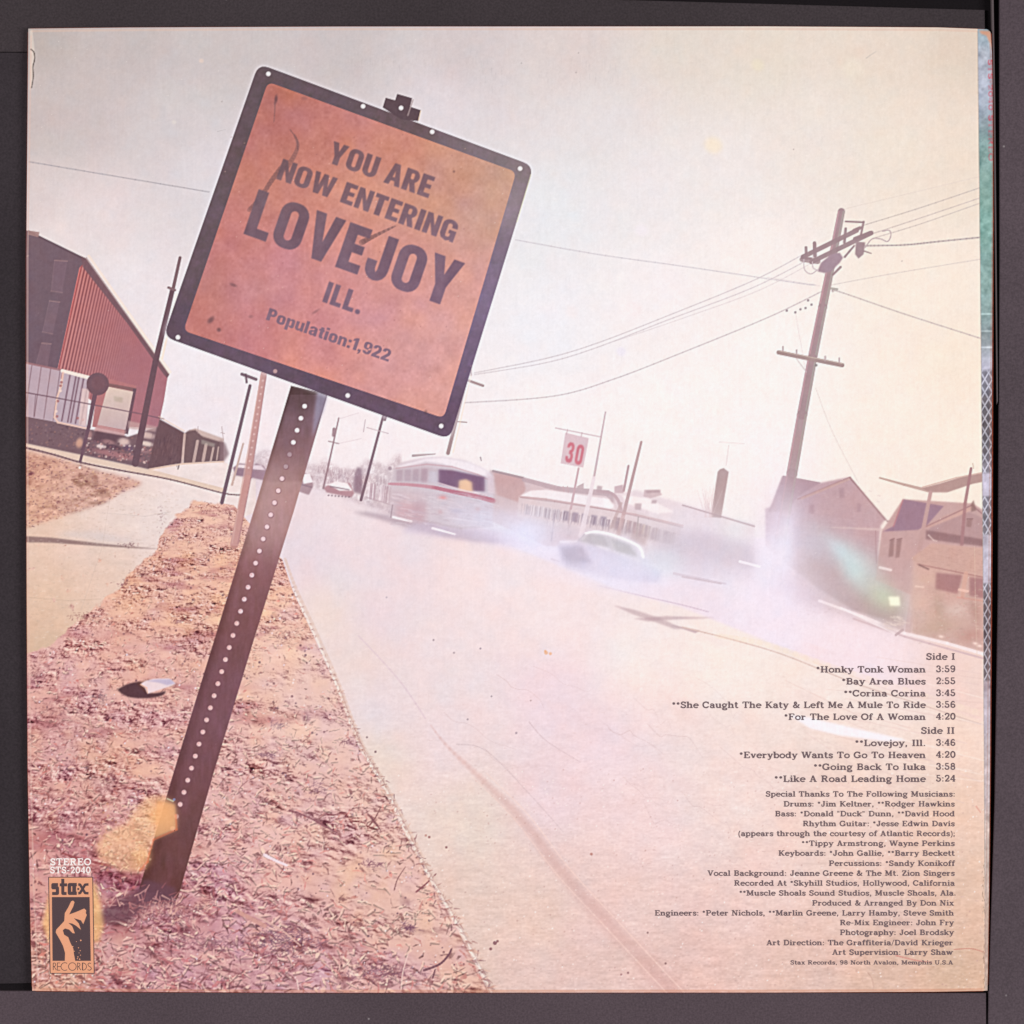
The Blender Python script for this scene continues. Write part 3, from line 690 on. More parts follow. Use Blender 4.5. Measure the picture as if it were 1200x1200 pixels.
car('small dark saloon car far off on the left', [(273, 548), (281, 543), (293, 545), (298, 553), (295, 560), (276, 557)], [(278, 544), (291, 545), (294, 549), (277, 548)], (130, 104, 120), (240, 226, 228), [(278, 549), (294, 551)])
car('white hatchback passing close to the sign post', [(292, 551), (300, 543), (309, 546), (315, 556), (310, 563), (292, 559)], [(296, 545), (306, 545), (311, 551), (296, 550)], (140, 110, 126), (238, 222, 228), [(296, 551), (311, 553)])
car('white car half hidden by the sign post', [(350, 560), (356, 554), (366, 558), (367, 570), (362, 580), (350, 576)], [(353, 556), (363, 555), (367, 565), (356, 567)], (176, 146, 154), (250, 242, 244), [(354, 568), (365, 571)])
car('pale saloon car with pink flank coming down the road', [(379, 572), (390, 565), (410, 566), (415, 578), (412, 583), (383, 577)], [(384, 568), (393, 564), (407, 566), (413, 575), (398, 575)], (186, 142, 150), (250, 240, 240), [(387, 570), (409, 574)])
for x in range(385, 412, 4): dot(x, 580.5 + (x - 385) * .08, 1, (120, 90, 104), .6)
def ppole(label, a, b, w0, w1, c, arms=(), col2=None):
    k = part('printed_pole', -1, label)
    path([a, b], w0, w1, c, .95, k)
    for p, q, w in arms: path([p, q], w, w, c, .9, k)
    return k
ppole('thin pole with a transformer, left of the road', (397, 490), (379, 572), 1.6, 2.4, (164, 134, 142), [((385, 517), (397, 520), 1.2), ((391.5, 503), (391, 510), 4)])
ppole('dark pole beside the far trees', (449.5, 486), (423, 586), 2.8, 3.4, (132, 104, 116), [((452.5, 487), (451, 492), 3)])
ppole('faint pole crossing wires far off', (428, 492), (426, 506), 1, 1, (206, 188, 194), [((430, 501), (455, 508), 1)])
for a, b in (((397, 491), (420, 484)), ((396, 520), (423, 514)), ((565, 450), (566, 452))): path([a, b], .8, .8, (222, 206, 210), .7)
ppole('pole behind the lower right corner of the big sign', (546, 446), (525, 531), 3.4, 4.4, (168, 140, 142), [((549, 446), (566, 452), 3), ((536, 494), (547, 495), 1.2), ((552, 430), (552, 440), 1.6)])
path([(552, 440), (531, 530)], 1.4, 1.4, (250, 226, 204), .5)
ppole('slender dark post with a crossarm at the verge', (293, 452), (260, 589), 3.6, 4.4, (88, 68, 80), [((283.5, 438.5), (300, 444.5), 3.6), ((288, 439), (289, 448), 2.6)])
ppole('thin pale post behind the dark post', (285, 520), (272, 568), 2, 2.6, (200, 170, 160))
k = ppole('rusty pink post on the verge', (309, 438), (290, 560), 7, 7.6, (186, 136, 130)); path([(290, 560), (274.5, 638)], 7.6, 9.6, (194, 140, 132), 1, k)
path([(306, 440), (272, 636)], 1.6, 2, (214, 170, 160), .6); path([(312, 440), (294, 560), (279, 637)], 1.4, 1.6, (160, 108, 110), .6)
for i in range(14): t = i / 14; x = 308 - 18 * t; y = 446 + 110 * t; dot(x, y, 1.2, (232, 200, 196), .7)

sub = IMG[262:640, 20:345]; lum_ = sub.mean(2, keepdims=True)
wt = np.clip((215 - lum_) / 60, 0, 1)
wt = wt * (~np.isin(IDM[262:640, 20:345], (VERGE, WALK, PLOT, ROAD)))[..., None]
fade = 255 - (255 - sub) * np.array([.83, .88, .87], np.float32)
IMG[262:640, 20:345] = sub * (1 - wt) + fade * wt

# ----------------------------------------------------------------- overhead wires
def wire(pts, w, c, a=.8):
    path(smooth(pts, 10), w, w, c, a * .7, part('printed_wire', -1), .25)
wire([(33, 189.5), (120, 204), (245, 225)], 1.2, (160, 152, 158), .9)
wire([(604, 281), (700, 298), (800, 312), (930, 331), (955, 334)], 1.2, (206, 198, 204), .9)
wire([(938, 300), (880, 330), (780, 371), (700, 402), (640, 420), (556, 437)], 1.1, (206, 194, 198), .95)
wire([(946, 305), (880, 338), (780, 376), (700, 407), (640, 425), (556, 439)], 1.1, (208, 196, 200), .9)
wire([(955, 306), (890, 340), (800, 373), (720, 400)], .9, (216, 204, 206), .8)
wire([(962, 342), (900, 372), (800, 413), (720, 444), (650, 464), (545, 472)], 1.3, (196, 182, 186), .9)
wire([(985, 246), (1060, 228), (1160, 204)], .8, (224, 210, 202), .8)
wire([(1012, 264), (1080, 243), (1160, 216)], 1.2, (196, 182, 176), .9)
wire([(1022, 274), (1080, 255), (1160, 228)], 1.1, (200, 184, 180), .9)
wire([(1024, 279), (1080, 262), (1160, 234)], 1.1, (202, 188, 182), .9)
wire([(1014, 288), (1060, 287), (1100, 283), (1160, 277)], 1.9, (170, 154, 156), .9)
wire([(974, 334), (1050, 320), (1160, 302)], 1.0, (212, 200, 196), .85)
wire([(976, 342), (984, 342), (1060, 368), (1160, 400)], 1.4, (190, 172, 172), .9)
wire([(956, 455), (975, 505), (1006, 566)], .9, (220, 206, 202), .8)
wire([(900, 325), (960, 335)], .8, (214, 202, 204), .8)
wire([(932, 366), (938, 400), (944, 434)], .8, (226, 212, 212), .8)
for (x, y) in ((932, 366), (938, 362.5), (944, 361), (951, 357), (922, 364), (947, 352)): dot(x, y, 1.4, (150, 132, 140), .8)

# ----------------------------------------------------------------- far right side of the street
STORE = part('printed_shopfront', -1, 'low brick shop and grey roofs beyond the bus')
poly([(574, 551), (614, 560), (660, 572), (720, 578), (760, 588), (760, 640), (640, 640), (574, 610)], lambda X, Y: np.stack([214 + (X - 580) * .06, 190 + (X - 580) * .08, 194 + (X - 580) * .08], -1), .95, STORE, .8)
poly([(578, 553), (613, 560), (616, 572), (612, 590), (582, 580)], (206, 168, 168), .9, None, 1)
path([(578, 552), (613, 560)], 2.8, 2.6, (176, 152, 158), .9, STORE); path([(614, 562), (655, 573), (712, 578), (722, 588)], 5, 8, (196, 170, 176), .85, STORE)
poly([(676, 570), (684, 566), (684, 574), (676, 574)], (200, 176, 180), .9)
LONG = part('printed_long_building', -1, 'long pale building with white roof bays')
poly([(720, 580), (745, 574), (800, 590), (884, 614), (884, 665), (760, 660), (720, 640)], lambda X, Y: np.stack([232 + 0 * X, 216 + 0 * X, 220 + 0 * X], -1), .85, LONG, 1.5)
poly([(755, 574), (772, 574), (776, 580), (762, 584), (754, 582)], (212, 186, 190), .9, None, .6); poly([(728, 580), (760, 584), (790, 600), (770, 602), (735, 590)], (252, 242, 240), .9, None, 1)
poly([(720, 570), (730, 568), (731, 578), (720, 578)], (206, 178, 184), .9, None, .5)
path([(800, 592), (884, 616)], 1.4, 1.6, (206, 186, 192), .7)
DIN = part('printed_diner', -1, 'rail car diner with a curved white roof and a row of windows')
poly([(608, 582), (616, 576), (640, 574), (700, 582), (735, 596), (800, 616), (790, 640), (720, 625), (640, 615), (606, 606)], (226, 208, 210), .95, DIN, .8)
poly([(610, 581), (622, 575), (640, 574), (708, 584), (720, 592), (716, 596), (690, 592), (640, 584)], (247, 238, 240), .95, DIN, .7)
path([(609, 582), (640, 585), (700, 595), (745, 603), (800, 616)], 1.6, 2, (206, 170, 172), .8, DIN)
for i in range(9):
    x = 616 + i * 11; y = 592 + i * 1.6
    w_ = part('window', DIN)
    poly([(x, y), (x + 7, y + 1.2), (x + 6, y + 12), (x - 1, y + 11)], (176 - (i > 3) * 26, 156 - (i > 3) * 26, 170 - (i > 3) * 20), .8 if i > 3 else .5, w_, .8)
for i in range(5):
    x = 722 + i * 14; y = 606 + i * 4; w_ = part('window', DIN)
    poly([(x, y), (x + 10, y + 2.4), (x + 8, y + 16), (x - 2, y + 14)], (170, 140, 150), .75, w_, .8)
for i in range(60): x = random.uniform(610, 790); y = 594 + (x - 610) * .2 + random.uniform(0, 18); seg((x, y), (x - 1.5, y + 6), 1.2, .8, random.choice([(236, 222, 226), (190, 166, 178)]), .4)
poly([(742, 612), (760, 616), (756, 640), (738, 634)], (186, 152, 152), .55, None, 1)
for i in range(150):
    x = random.uniform(640, 742); y = 590 + (x - 610) * .17; h = random.uniform(6, 13)
    seg((x, y + 2), (x - 1.6, y + 2 + h), random.uniform(.8, 2), .9, random.choice([(150, 128, 142), (176, 152, 164), (240, 228, 230), (196, 176, 184), (164, 138, 150)]), random.uniform(.25, .6))
for i in range(60):
    x = random.uniform(612, 660); y = 588 + (x - 610) * .17
    seg((x, y + 2), (x - 1.4, y + 13), 1.2, 1, random.choice([(196, 180, 188), (238, 228, 232)]), .45)
path([(650, 602), (646, 634)], 1.8, 1.6, (170, 150, 164), .6); path([(668, 596), (665, 630)], 1.6, 1.4, (196, 170, 176), .6)
poly([(614, 606), (700, 620), (696, 632), (612, 618)], (220, 208, 214), .5, None, 2)
path([(610, 583), (650, 588), (716, 598), (760, 608), (800, 618)], 1.2, 1.6, (178, 140, 146), .5)
poly([(706, 583), (714, 585), (720, 596), (708, 594)], (253, 244, 244), .9, None, .8); path(smooth([(700, 576), (716, 578), (724, 586), (728, 598)]), 3.4, 4, (196, 166, 172), .6)
for i in range(90):
    x = random.uniform(720, 792); y = 606 + (x - 720) * .27
    seg((x, y), (x - 2, y + random.uniform(6, 16)), random.uniform(1, 2.2), 1, random.choice([(166, 138, 146), (190, 164, 170), (240, 226, 224), (176, 148, 150), (214, 184, 170)]), .4)
path([(716, 618), (728, 590)], 4, 3.4, (196, 166, 166), .7); path([(748, 606), (746, 628)], 1.4, 1.6, (170, 150, 150), .7)
for q in ([(756, 575), (774, 574), (774, 577), (758, 578)], [(744, 590), (752, 590), (751, 598), (744, 597)], [(764, 586), (770, 586), (769, 590), (763, 590)], [(700, 569), (706, 570), (705, 575), (699, 574)]): poly(q, (186, 158, 164), .75, None, .7)
path([(660, 570), (661, 576)], 1, 1, (206, 172, 176), .8); path([(665, 570), (666, 577)], 1, 1, (206, 172, 176), .8)
S30 = part('printed_price_sign', -1, 'small white sign with the red number 30')
path([(651, 501.5), (704, 512)], 1.3, 1.3, (212, 188, 194), .9, S30)
poly([(662.5, 507), (690, 513.5), (683.5, 548), (657, 543)], (224, 200, 206), 1, S30, .4)
for p in ((665, 503.5), (682, 507)): path([p, (p[0] - 1, p[1] + 5)], 1, 1, (206, 180, 186), .9)
S30N = part('number', S30)
ppole('short post under the small number sign', (678, 549), (669, 596), 2.2, 2.8, (206, 172, 178)); ppole('slim white flagpole by the diner', (709.5, 483), (696, 560), 1.6, 2.6, (206, 182, 188)); path([(696, 560), (681, 628)], 4, 6.5, (238, 224, 228), .9)
ppole('brown post beside the white roofs', (751.5, 518), (731, 602), 2.8, 4.2, (190, 158, 160)); path([(731, 602), (724, 628)], 4.5, 5, (206, 170, 170), .7)
ppole('short stove pipe on the roof', (736.5, 546), (731, 575), 2.6, 2.6, (190, 158, 164))
CH = part('printed_chimney', -1, 'brick chimney above the long building')
poly([(841, 553), (843.5, 550), (848, 548.5), (854, 553), (845, 607), (833, 606)], (186, 158, 158), .95, CH, .5)
path([(854, 522), (851, 545)], .8, .8, (226, 206, 206), .9); path([(843, 518), (872, 520)], .8, .8, (232, 216, 216), .9)
for i in range(30):
    a = random.uniform(-2.4, -.9); x = 832 + random.uniform(-6, 2); y = 606; L = random.uniform(10, 38)
    seg((x, y), (x + math.cos(a) * L * .6, y + math.sin(a) * L), .8, .6, (226, 202, 202), .5)
VAN = part('printed_parked_car', -1, 'pale sedan with a white roof by the far kerb')
poly([(653, 640), (658, 634), (676, 634), (688, 622), (712, 625), (745, 634), (758, 654), (778, 670), (770, 684), (700, 676), (660, 660)], (222, 214, 230), .75, VAN, 2)
poly([(678, 634), (690, 624), (715, 628), (742, 638), (750, 656), (720, 648)], (212, 206, 210), .85, None, 1.2)
poly([(692, 630), (704, 630), (712, 642), (698, 639)], (226, 220, 222), .7, None, 1.2); poly([(714, 634), (736, 641), (742, 651), (720, 645)], (218, 214, 214), .7, None, 1.2)
R2 = part('car_roof', VAN); path(smooth([(686, 625), (700, 624), (722, 629), (748, 640), (753, 652)]), 2.4, 3.4, (252, 246, 250), .95, R2)
path([(700, 640), (730, 650), (772, 666)], 2.6, 3, (250, 242, 246), .8); path([(657, 635), (676, 634.5)], 2.6, 2, (252, 246, 250), .9); path([(678, 634), (686, 625)], 1.4, 1.4, (170, 160, 172), .9)
poly([(655, 642), (680, 640), (690, 662), (658, 655)], (192, 180, 198), .75, None, 2.5)
glow(685, 632, 3, 2, 0, (255, 252, 250), .9)
poly([(654, 640), (680, 638), (740, 650), (776, 668), (772, 682), (710, 676), (660, 660)], (206, 196, 214), .45, None, 1.2)
glow(672, 658, 12, 8, .2, (176, 160, 180), .5)
path([(712, 628), (718, 646)], 1.2, 1.2, (190, 176, 186), .7); path([(688, 632), (700, 642)], 1.2, 1.2, (186, 172, 184), .6)
path([(646, 655), (655, 658)], 1.4, 1.2, (206, 190, 200), .7); path([(662, 664), (686, 671)], 1.2, 1.2, (214, 200, 210), .7)

def soften(x0, y0, x1, y1, sg, amt):
    r = IMG[y0:y1, x0:x1].copy(); bl = blur_arr(r, sg); h, w = r.shape[:2]
    gy_, gx_ = np.mgrid[0:h, 0:w]; k = np.clip(1 - np.maximum(np.abs(gx_ / (w - 1) * 2 - 1), np.abs(gy_ / (h - 1) * 2 - 1)) ** 4, 0, 1)[..., None] * amt
    IMG[y0:y1, x0:x1] = r * (1 - k) + bl * k
soften(636, 612, 790, 700, 1.8, .75)
glow(735, 668, 40, 14, .25, (234, 230, 248), .55); glow(690, 650, 26, 12, .2, (228, 222, 240), .3)
# ----------------------------------------------------------------- bus
BUS = part('printed_bus', -1, 'blurred white bus with a red stripe and dark rear window')
BS = part('printed_bus_shadow', ROAD)
poly([(412, 600), (440, 607), (470, 616), (520, 628), (560, 634), (600, 636), (560, 622), (470, 606), (430, 600)], (188, 166, 176), .85, BS, 2)
poly([(470, 622), (540, 632), (600, 640), (640, 640), (590, 622), (500, 606)], (212, 196, 214), .75, None, 3)
poly([(456, 606), (457, 570), (461, 550), (470, 542), (500, 536), (520, 535.5), (545, 540), (566, 549), (577, 556), (579, 580), (577, 616), (540, 620), (500, 612)], lambda X, Y: np.stack([214 - (X - 456) * .0, 197 + (X - 456) * .06, 203 + (X - 456) * .1], -1), .97, BUS, 1.2)
poly([(463, 547), (500, 537), (520, 536), (548, 541), (570, 551), (578, 560), (560, 556), (520, 544), (500, 541), (470, 548)], (245, 237, 241), .95, BUS, 1.2)
path([(464, 549), (500, 544), (530, 547), (560, 556), (572, 562)], 1.6, 1.4, (206, 168, 176), .7)
poly([(463, 550), (500, 547), (512, 550), (510, 566), (462, 565)], (206, 188, 196), .7, None, 1.2)
poly([(495, 549), (502, 549), (500, 566), (494, 566)], (190, 164, 176), .6, None, 1); poly([(503, 552), (513, 553), (512, 566), (502, 565)], (212, 204, 216), .8, None, 1)
BW = part('window', BUS); poly([(514, 550), (530, 551), (568, 559), (568, 576), (550, 575), (514, 567)], (128, 96, 124), .95, BW, 1)
BL = part('reflected_light', BUS); poly([(538, 563), (546, 561.5), (553, 565), (554, 577), (537, 575)], (243, 206, 172), .95, BL, 1.1)
BST = part('stripe', BUS); path(smooth([(456, 567), (480, 568), (506, 571), (535, 577), (560, 582), (578, 587)]), 3, 6, (204, 150, 162), .75, BST)
path(smooth([(508, 571), (535, 577), (560, 582), (577, 586)]), 4, 5, (190, 118, 136), .5)
path([(514, 566), (540, 574), (570, 580)], 1.6, 1.6, (236, 214, 220), .7)
for k in range(4): w_ = part('window', BUS); x = 465 + k * 9.5; poly([(x, 551 - k * .5), (x + 7, 550.4 - k * .4), (x + 6.6, 564), (x - .6, 564)], (176, 150, 164), .55, w_, .9)
path([(456, 600), (500, 611), (540, 619), (577, 616)], 3, 3, (186, 162, 172), .25); pass
poly([(570, 553), (578, 560), (579, 578), (572, 578)], (226, 208, 216), .8, None, 1)
glow(560, 597, 3, 3, 0, (206, 160, 166), .6); glow(516, 600, 3, 3, 0, (206, 160, 166), .5); path([(522, 606), (566, 613)], 2.4, 2.4, (226, 216, 224), .7)
glow(519, 583, 4.5, 3, 0, (232, 150, 150), .8); glow(535, 599, 6, 3, .2, (196, 186, 206), .8); glow(520, 590, 5, 3, 0, (206, 196, 208), .5)
poly([(458, 575), (500, 578), (500, 612), (459, 604)], (216, 192, 198), .6, None, 3); poly([(466, 588), (497, 592), (496, 612), (464, 606)], (212, 168, 176), .6, None, 3); poly([(486, 586), (500, 588), (498, 612), (484, 610)], (196, 166, 176), .5, None, 2)
path([(461, 606), (482, 611)], 3, 2.5, (250, 240, 242), .9); path([(507, 619), (533, 626)], 3, 2, (250, 240, 244), .9); path([(458, 606), (460, 592)], 1.4, 1.4, (150, 124, 134), .6)
path([(484, 534), (510, 532)], 3, 1.2, (182, 162, 166), .9); path([(563, 536), (564, 540)], 1.4, 1, (150, 130, 140), .8); dot(457, 549, 2.2, (170, 146, 156), .8)
for i in range(260):
    x = random.uniform(458, 576); y = random.uniform(576, 616); seg((x, y), (x + random.uniform(3, 12), y + random.uniform(.5, 2.5)), random.uniform(1, 2.4), 1, random.choice([(196, 176, 186), (236, 226, 232), (206, 184, 196), (222, 206, 214)]), .28)
reg = IMG[530:650, 440:620].copy(); acc = np.zeros_like(reg)
for k in range(-4, 5):
    dx = k; dy = int(round(k * .2)); acc += np.roll(np.roll(reg, dx, 1), dy, 0)
acc /= 9
fy, fx = np.mgrid[0:120, 0:180]; wgt = np.clip(1 - ((fx - 85) / 82.0) ** 4 - ((fy - 60) / 56.0) ** 4, 0, 1)[..., None] * .38
IMG[530:650, 440:620] = reg * (1 - wgt) + acc * wgt

# ----------------------------------------------------------------- houses at the right
HA = part('printed_house', -1, 'hazy gabled house behind the utility pole')
haf = ctrl([(930, 570, (190, 162, 172)), (990, 580, (199, 162, 166)), (1020, 610, (202, 166, 168)), (910, 620, (206, 184, 196)), (1000, 640, (203, 172, 176)), (940, 660, (208, 186, 194)), (1010, 690, (190, 168, 166)), (930, 700, (214, 196, 206)), (1020, 720, (196, 172, 168)), (960, 690, (194, 172, 178))], 3)
poly([(897, 596), (903, 594), (917, 558), (961, 566), (996, 559), (1037, 609), (1032, 616), (1029, 650), (1050, 690), (1052, 730), (1000, 715), (960, 690), (920, 660), (897, 640)], field(haf), 1, HA, 1.0)
HAR = part('roof', HA); poly([(917, 558), (961, 566), (935, 582), (922, 600), (900, 600), (905, 590)], (178, 148, 158), .75, HAR, .7)
path([(935, 585), (996, 559.5), (1037, 609)], 2, 2, (176, 138, 142), .8, HAR)
path([(940, 584), (996, 561)], 3, 3, (208, 172, 164), .6)
for i in range(300): x = random.uniform(930, 1030); y = random.uniform(575, 720); seg((x, y), (x + 2.5, y + .6), .8, .8, random.choice([(214, 186, 186), (180, 148, 154), (220, 198, 200)]), .3)
for k in range(11): path([(925 + k * 2, 598 + k * 9), (1030 - k * .2, 612 + k * 9)], .8, .8, (182, 148, 152), .25)
for q in ([(983, 572), (989, 571), (990, 583), (984, 584)], [(1004, 590), (1009, 590), (1009, 600), (1004, 600)], [(948, 592), (954, 591), (954, 602), (948, 602)]):
    w_ = part('window', HA); poly(q, (172, 138, 146), .5, w_, .8)
path([(996, 560), (1040, 611), (1046, 610)], 1.6, 1.6, (160, 120, 124), .6); path([(918, 558), (961, 566)], 1.2, 1.2, (166, 134, 144), .7)
poly([(957, 617), (1030, 622), (1080, 621), (1030, 619)], (222, 196, 192), .8, None, .5)
LOT = part('printed_dark_hedge', -1, 'blurred dark ground and bushes before the houses')
poly([(905, 680), (960, 650), (1030, 650), (1075, 690), (1068, 738), (1000, 722), (930, 700)], (198, 174, 176), .7, LOT, 8)
poly([(1000, 690), (1060, 690), (1062, 735), (1020, 724)], (180, 156, 148), .55, None, 6)
HB = part('printed_house', -1, 'second house with purple roof and round windows')
poly([(1033, 623), (1058, 585), (1140, 590), (1165, 606), (1165, 700), (1075, 700), (1026, 680)], lambda X, Y: np.stack([203 + 0 * X, 166 + 0 * X, 162 + (Y - 600) * .03], -1), 1, HB, .6)
HBR = part('roof', HB); poly([(1059, 585), (1106, 593), (1086, 616), (1075, 621), (1034, 623), (1048, 616)], (160, 126, 142), .95, HBR, .5)
path([(1058, 586), (1047, 617)], 1.4, 1.4, (190, 120, 130), .7)
poly([(1082, 618), (1108, 604), (1140, 592), (1140, 597), (1098, 618)], (212, 170, 160), .95, HBR, .5)
poly([(1090, 618), (1135, 600), (1165, 612), (1165, 640), (1086, 626)], (186, 150, 150), .9, None, .7)
poly([(1085, 621), (1165, 634), (1165, 642), (1085, 632)], (146, 110, 112), .8, None, .8)
path([(1081, 619), (1139, 592), (1163, 612)], 1.6, 1.6, (166, 124, 126), .8)
for q in ([(1043, 633), (1048, 631), (1047, 652), (1041, 653)], [(1051, 632), (1057, 631), (1054, 653), (1049, 654)], [(1133, 608), (1140, 608), (1138, 618), (1132, 617)]):
    w_ = part('window', HB); poly(q, (160, 124, 122), .8, w_, .6); path(q[:2], 1, 1, (140, 104, 106), .8)
path([(1031, 665), (1044, 668)], 3, 3, (246, 226, 224), .9); path([(1026, 622), (1027, 660)], 1, 1, (170, 130, 134), .6)
path([(1088, 627), (1094, 633), (1098, 634)], 1.4, 1, (240, 214, 206), .8)
CAN = part('printed_canopy', -1, 'tilted flat canopy on two posts at the right edge')
path([(1031, 560), (1060, 568), (1088, 575)], 2, 4, (196, 164, 154), .95, CAN)
poly([(1080, 572), (1100, 567), (1130, 558), (1153, 554), (1165, 553), (1165, 562), (1140, 567), (1110, 577), (1090, 577)], (184, 150, 144), 1, CAN, .5)
path([(1081, 571), (1120, 560), (1153, 553.5)], 1.4, 1.4, (214, 180, 168), .9)
CP = part('post', CAN); path([(1090.5, 577), (1082, 620), (1076, 652)], 4.2, 5.6, (200, 162, 158), 1, CP); path([(1076, 652), (1064, 740)], 5.5, 7, (206, 172, 170), .6)
CP = part('post', CAN); path([(1138, 549), (1131, 590), (1127, 638)], 3.2, 4.2, (172, 128, 130), .95, CP)
path([(1140, 543), (1141, 549)], 1, 1, (206, 176, 160), .8); poly([(1138, 590), (1141, 586), (1144, 598), (1138, 600)], (150, 116, 112), .8, None, .6)
STAND = part('printed_stand', -1, 'tan roadside stand with two dark openings')
poly([(1070, 655), (1092, 637), (1165, 645), (1165, 768), (1068, 742)], lambda X, Y: np.stack([217 - (Y - 660) * .06, 176 + 0 * Y, 164 + (Y - 660) * .03], -1), 1, STAND, 2.0)
SR = part('roof', STAND); poly([(1068, 654), (1092, 637), (1165, 644), (1165, 676), (1120, 668), (1074, 660)], (211, 170, 158), 1, SR, .6)
for i in range(160): x = random.uniform(1075, 1153); y = random.uniform(642, 670); seg((x, y), (x + 3, y + .7), .8, .8, random.choice([(220, 182, 168), (184, 144, 134)]), .4)
path([(1075, 661), (1120, 670), (1155, 677)], 1.6, 1.8, (172, 122, 118), .7); path([(1077, 662), (1088, 667)], 2, 2, (120, 84, 84), .7)
for q in ([(1097, 671), (1128, 674), (1122, 696), (1096, 690)], [(1136, 676), (1165, 679), (1165, 704), (1136, 698)]):
    w_ = part('opening', STAND); poly(q, (172, 124, 124), .9, w_, 1.1)
path([(1132, 672), (1128, 698)], 5, 5, (220, 172, 156), .8); path([(1073, 687), (1082, 688)], 2, 2, (250, 222, 206), .8); path([(1124, 691), (1134, 693)], 3, 3, (246, 206, 190), .7); path([(1122, 700), (1165, 706)], 2, 2, (220, 160, 146), .6)
for (x, y, rx, ry, c, a) in ((1100, 712, 8, 18, (176, 150, 128), .5), (1120, 715, 14, 8, (226, 206, 196), .6), (1143, 716, 7, 16, (176, 130, 118), .6), (1090, 725, 12, 14, (214, 178, 160), .5), (1100, 735, 26, 10, (196, 164, 140), .5), (1138, 745, 16, 9, (190, 134, 120), .6), (1080, 705, 10, 10, (230, 188, 170), .6), (1085, 680, 10, 6, (224, 184, 160), .5)): glow(x, y, rx, ry, -.2, c, a * .8)
for i in range(220):
    x = random.uniform(1070, 1153); y = random.uniform(690, 755); seg((x, y), (x + random.uniform(1, 4), y + random.uniform(-1, 2)), 1.4, .9, random.choice([(232, 200, 188), (186, 146, 138), (206, 150, 140), (196, 172, 154)]), .3)
for (x, y) in ((1103, 746), (1148, 757), (1143, 754)): glow(x, y, 3, 1.6, .2, (252, 226, 214), .9)
path([(960, 704), (1010, 722), (1060, 742), (1110, 754), (1165, 770)], 3, 4, (250, 236, 236), .8); path([(1000, 725), (1060, 746), (1110, 760), (1165, 775)], 2, 2.4, (212, 182, 186), .7)
path([(985, 712), (1052, 744)], 2, 2.4, (252, 240, 240), .7); path([(1050, 744), (1058, 738)], 3, 3, (190, 160, 164), .7); poly([(1030, 728), (1056, 722), (1060, 740), (1040, 738)], (206, 180, 176), .5, None, 2)
for i in range(16): x = random.uniform(1036, 1062); y = random.uniform(720, 738); path([(x, y), (x + 6, y + 1.6)], 1.6, 1, (236, 216, 206), .6)

fm = (np.clip((XX - 880) / 30, 0, 1) * np.clip((YY - 536) / 24, 0, 1) * np.clip((800 - YY) / 40, 0, 1))[..., None] * (~np.isin(IDM, (SKY, ROAD, PAVE2)))[..., None]
IMG[:] = IMG * (1 - fm) + (255 - (255 - IMG) * np.array([.97, .98, .98], np.float32)) * fm
soften(890, 560, 1164, 770, 1.1, .5)
# ----------------------------------------------------------------- utility pole
UP = part('printed_utility_pole', -1, 'leaning wooden utility pole with crossarms and insulators')
upc = [(986, 248), (976, 300), (964, 360), (952, 420), (940, 486), (928, 555), (915, 630), (908, 690)]
def pw(i): return 8.4 + i * .85
for i in range(len(upc) - 1):
    a = 1.0 if i < 4 else (.9 if i == 4 else (.55 if i == 5 else .3))
    seg(upc[i], upc[i + 1], pw(i), pw(i + 1), (174, 146, 150), a, UP)
    (ax, ay), (bx, by) = upc[i], upc[i + 1]; r = pw(i) / 2
    seg((ax - r + 1, ay), (bx - r + 1, by), 1.6, 1.6, (216, 170, 178), .6 * a); seg((ax + r - 1.5, ay), (bx + r - 1.5, by), 2.4, 2.6, (182, 176, 168), .6 * a)
UC = (164, 138, 142)
for lo, a, b, w in ((1, (941, 301), (1004, 270), 5.5), (1, (951, 307), (1021, 273), 5.5)):
    k = part('crossarm', UP); path([a, b], w, w, UC, .95, k)
for a, b, w in (((944.5, 290), (945, 303), 3.2), ((954.5, 285), (955, 300), 4.4), ((991, 268), (989.5, 284), 3.2), ((1001, 270), (1008, 267), 4), ((940, 302), (950, 303), 3), ((1002, 280), (1020, 273), 5)):
    k = part('insulator', UP); path([a, b], w, w, UC, .95, k)
k = part('bracket', UP); path([(991, 259.5), (1012, 260.5)], 2.2, 2.2, UC, .95, k); path([(1012, 260), (1009, 275)], 2.6, 2.6, UC, .9, k)
k = part('transformer', UP)
poly([(958, 318), (962, 308), (974, 298), (984, 296), (988, 302), (984, 308), (974, 318), (966, 320)], (172, 146, 156), 1, k, .6)
poly([(1003, 283), (1014, 284), (1012, 298), (1006, 303), (1002, 298)], (168, 142, 146), 1, k, .5); path([(1012, 294), (1021, 297)], 1.8, 1.2, UC, .9)
path([(990, 301), (1001, 288)], 2.6, 2.2, UC, .95); path([(985, 313), (976, 322)], 3, 2.4, UC, .9); path([(940, 304), (958, 306)], 6, 7, UC, .8)
path(smooth([(942, 304), (943, 316), (950, 321), (957, 317)]), 1, 1, (206, 188, 192), .9); path(smooth([(952, 307), (953, 314), (959, 317)]), 1, 1, (210, 192, 196), .9)
path(smooth([(1014, 290), (1022, 280), (1032, 280), (1040, 283), (1044, 276), (1042, 270), (1034, 271)]), 1.1, 1.1, (196, 176, 178), .9)
k = part('crossarm', UP); path([(912.5, 413), (987, 428)], 5, 5, (172, 146, 144), 1, k); path([(912.5, 411.2), (987, 426)], 1.2, 1.2, (206, 188, 176), .7)
for (x, y) in ((917.5, 408), (933.5, 412), (967, 419.5), (983.5, 421.5)): k = part('insulator', UP); path([(x, y - 1.6), (x, y + 3)], 2.2, 1.8, (196, 174, 176), .9, k)
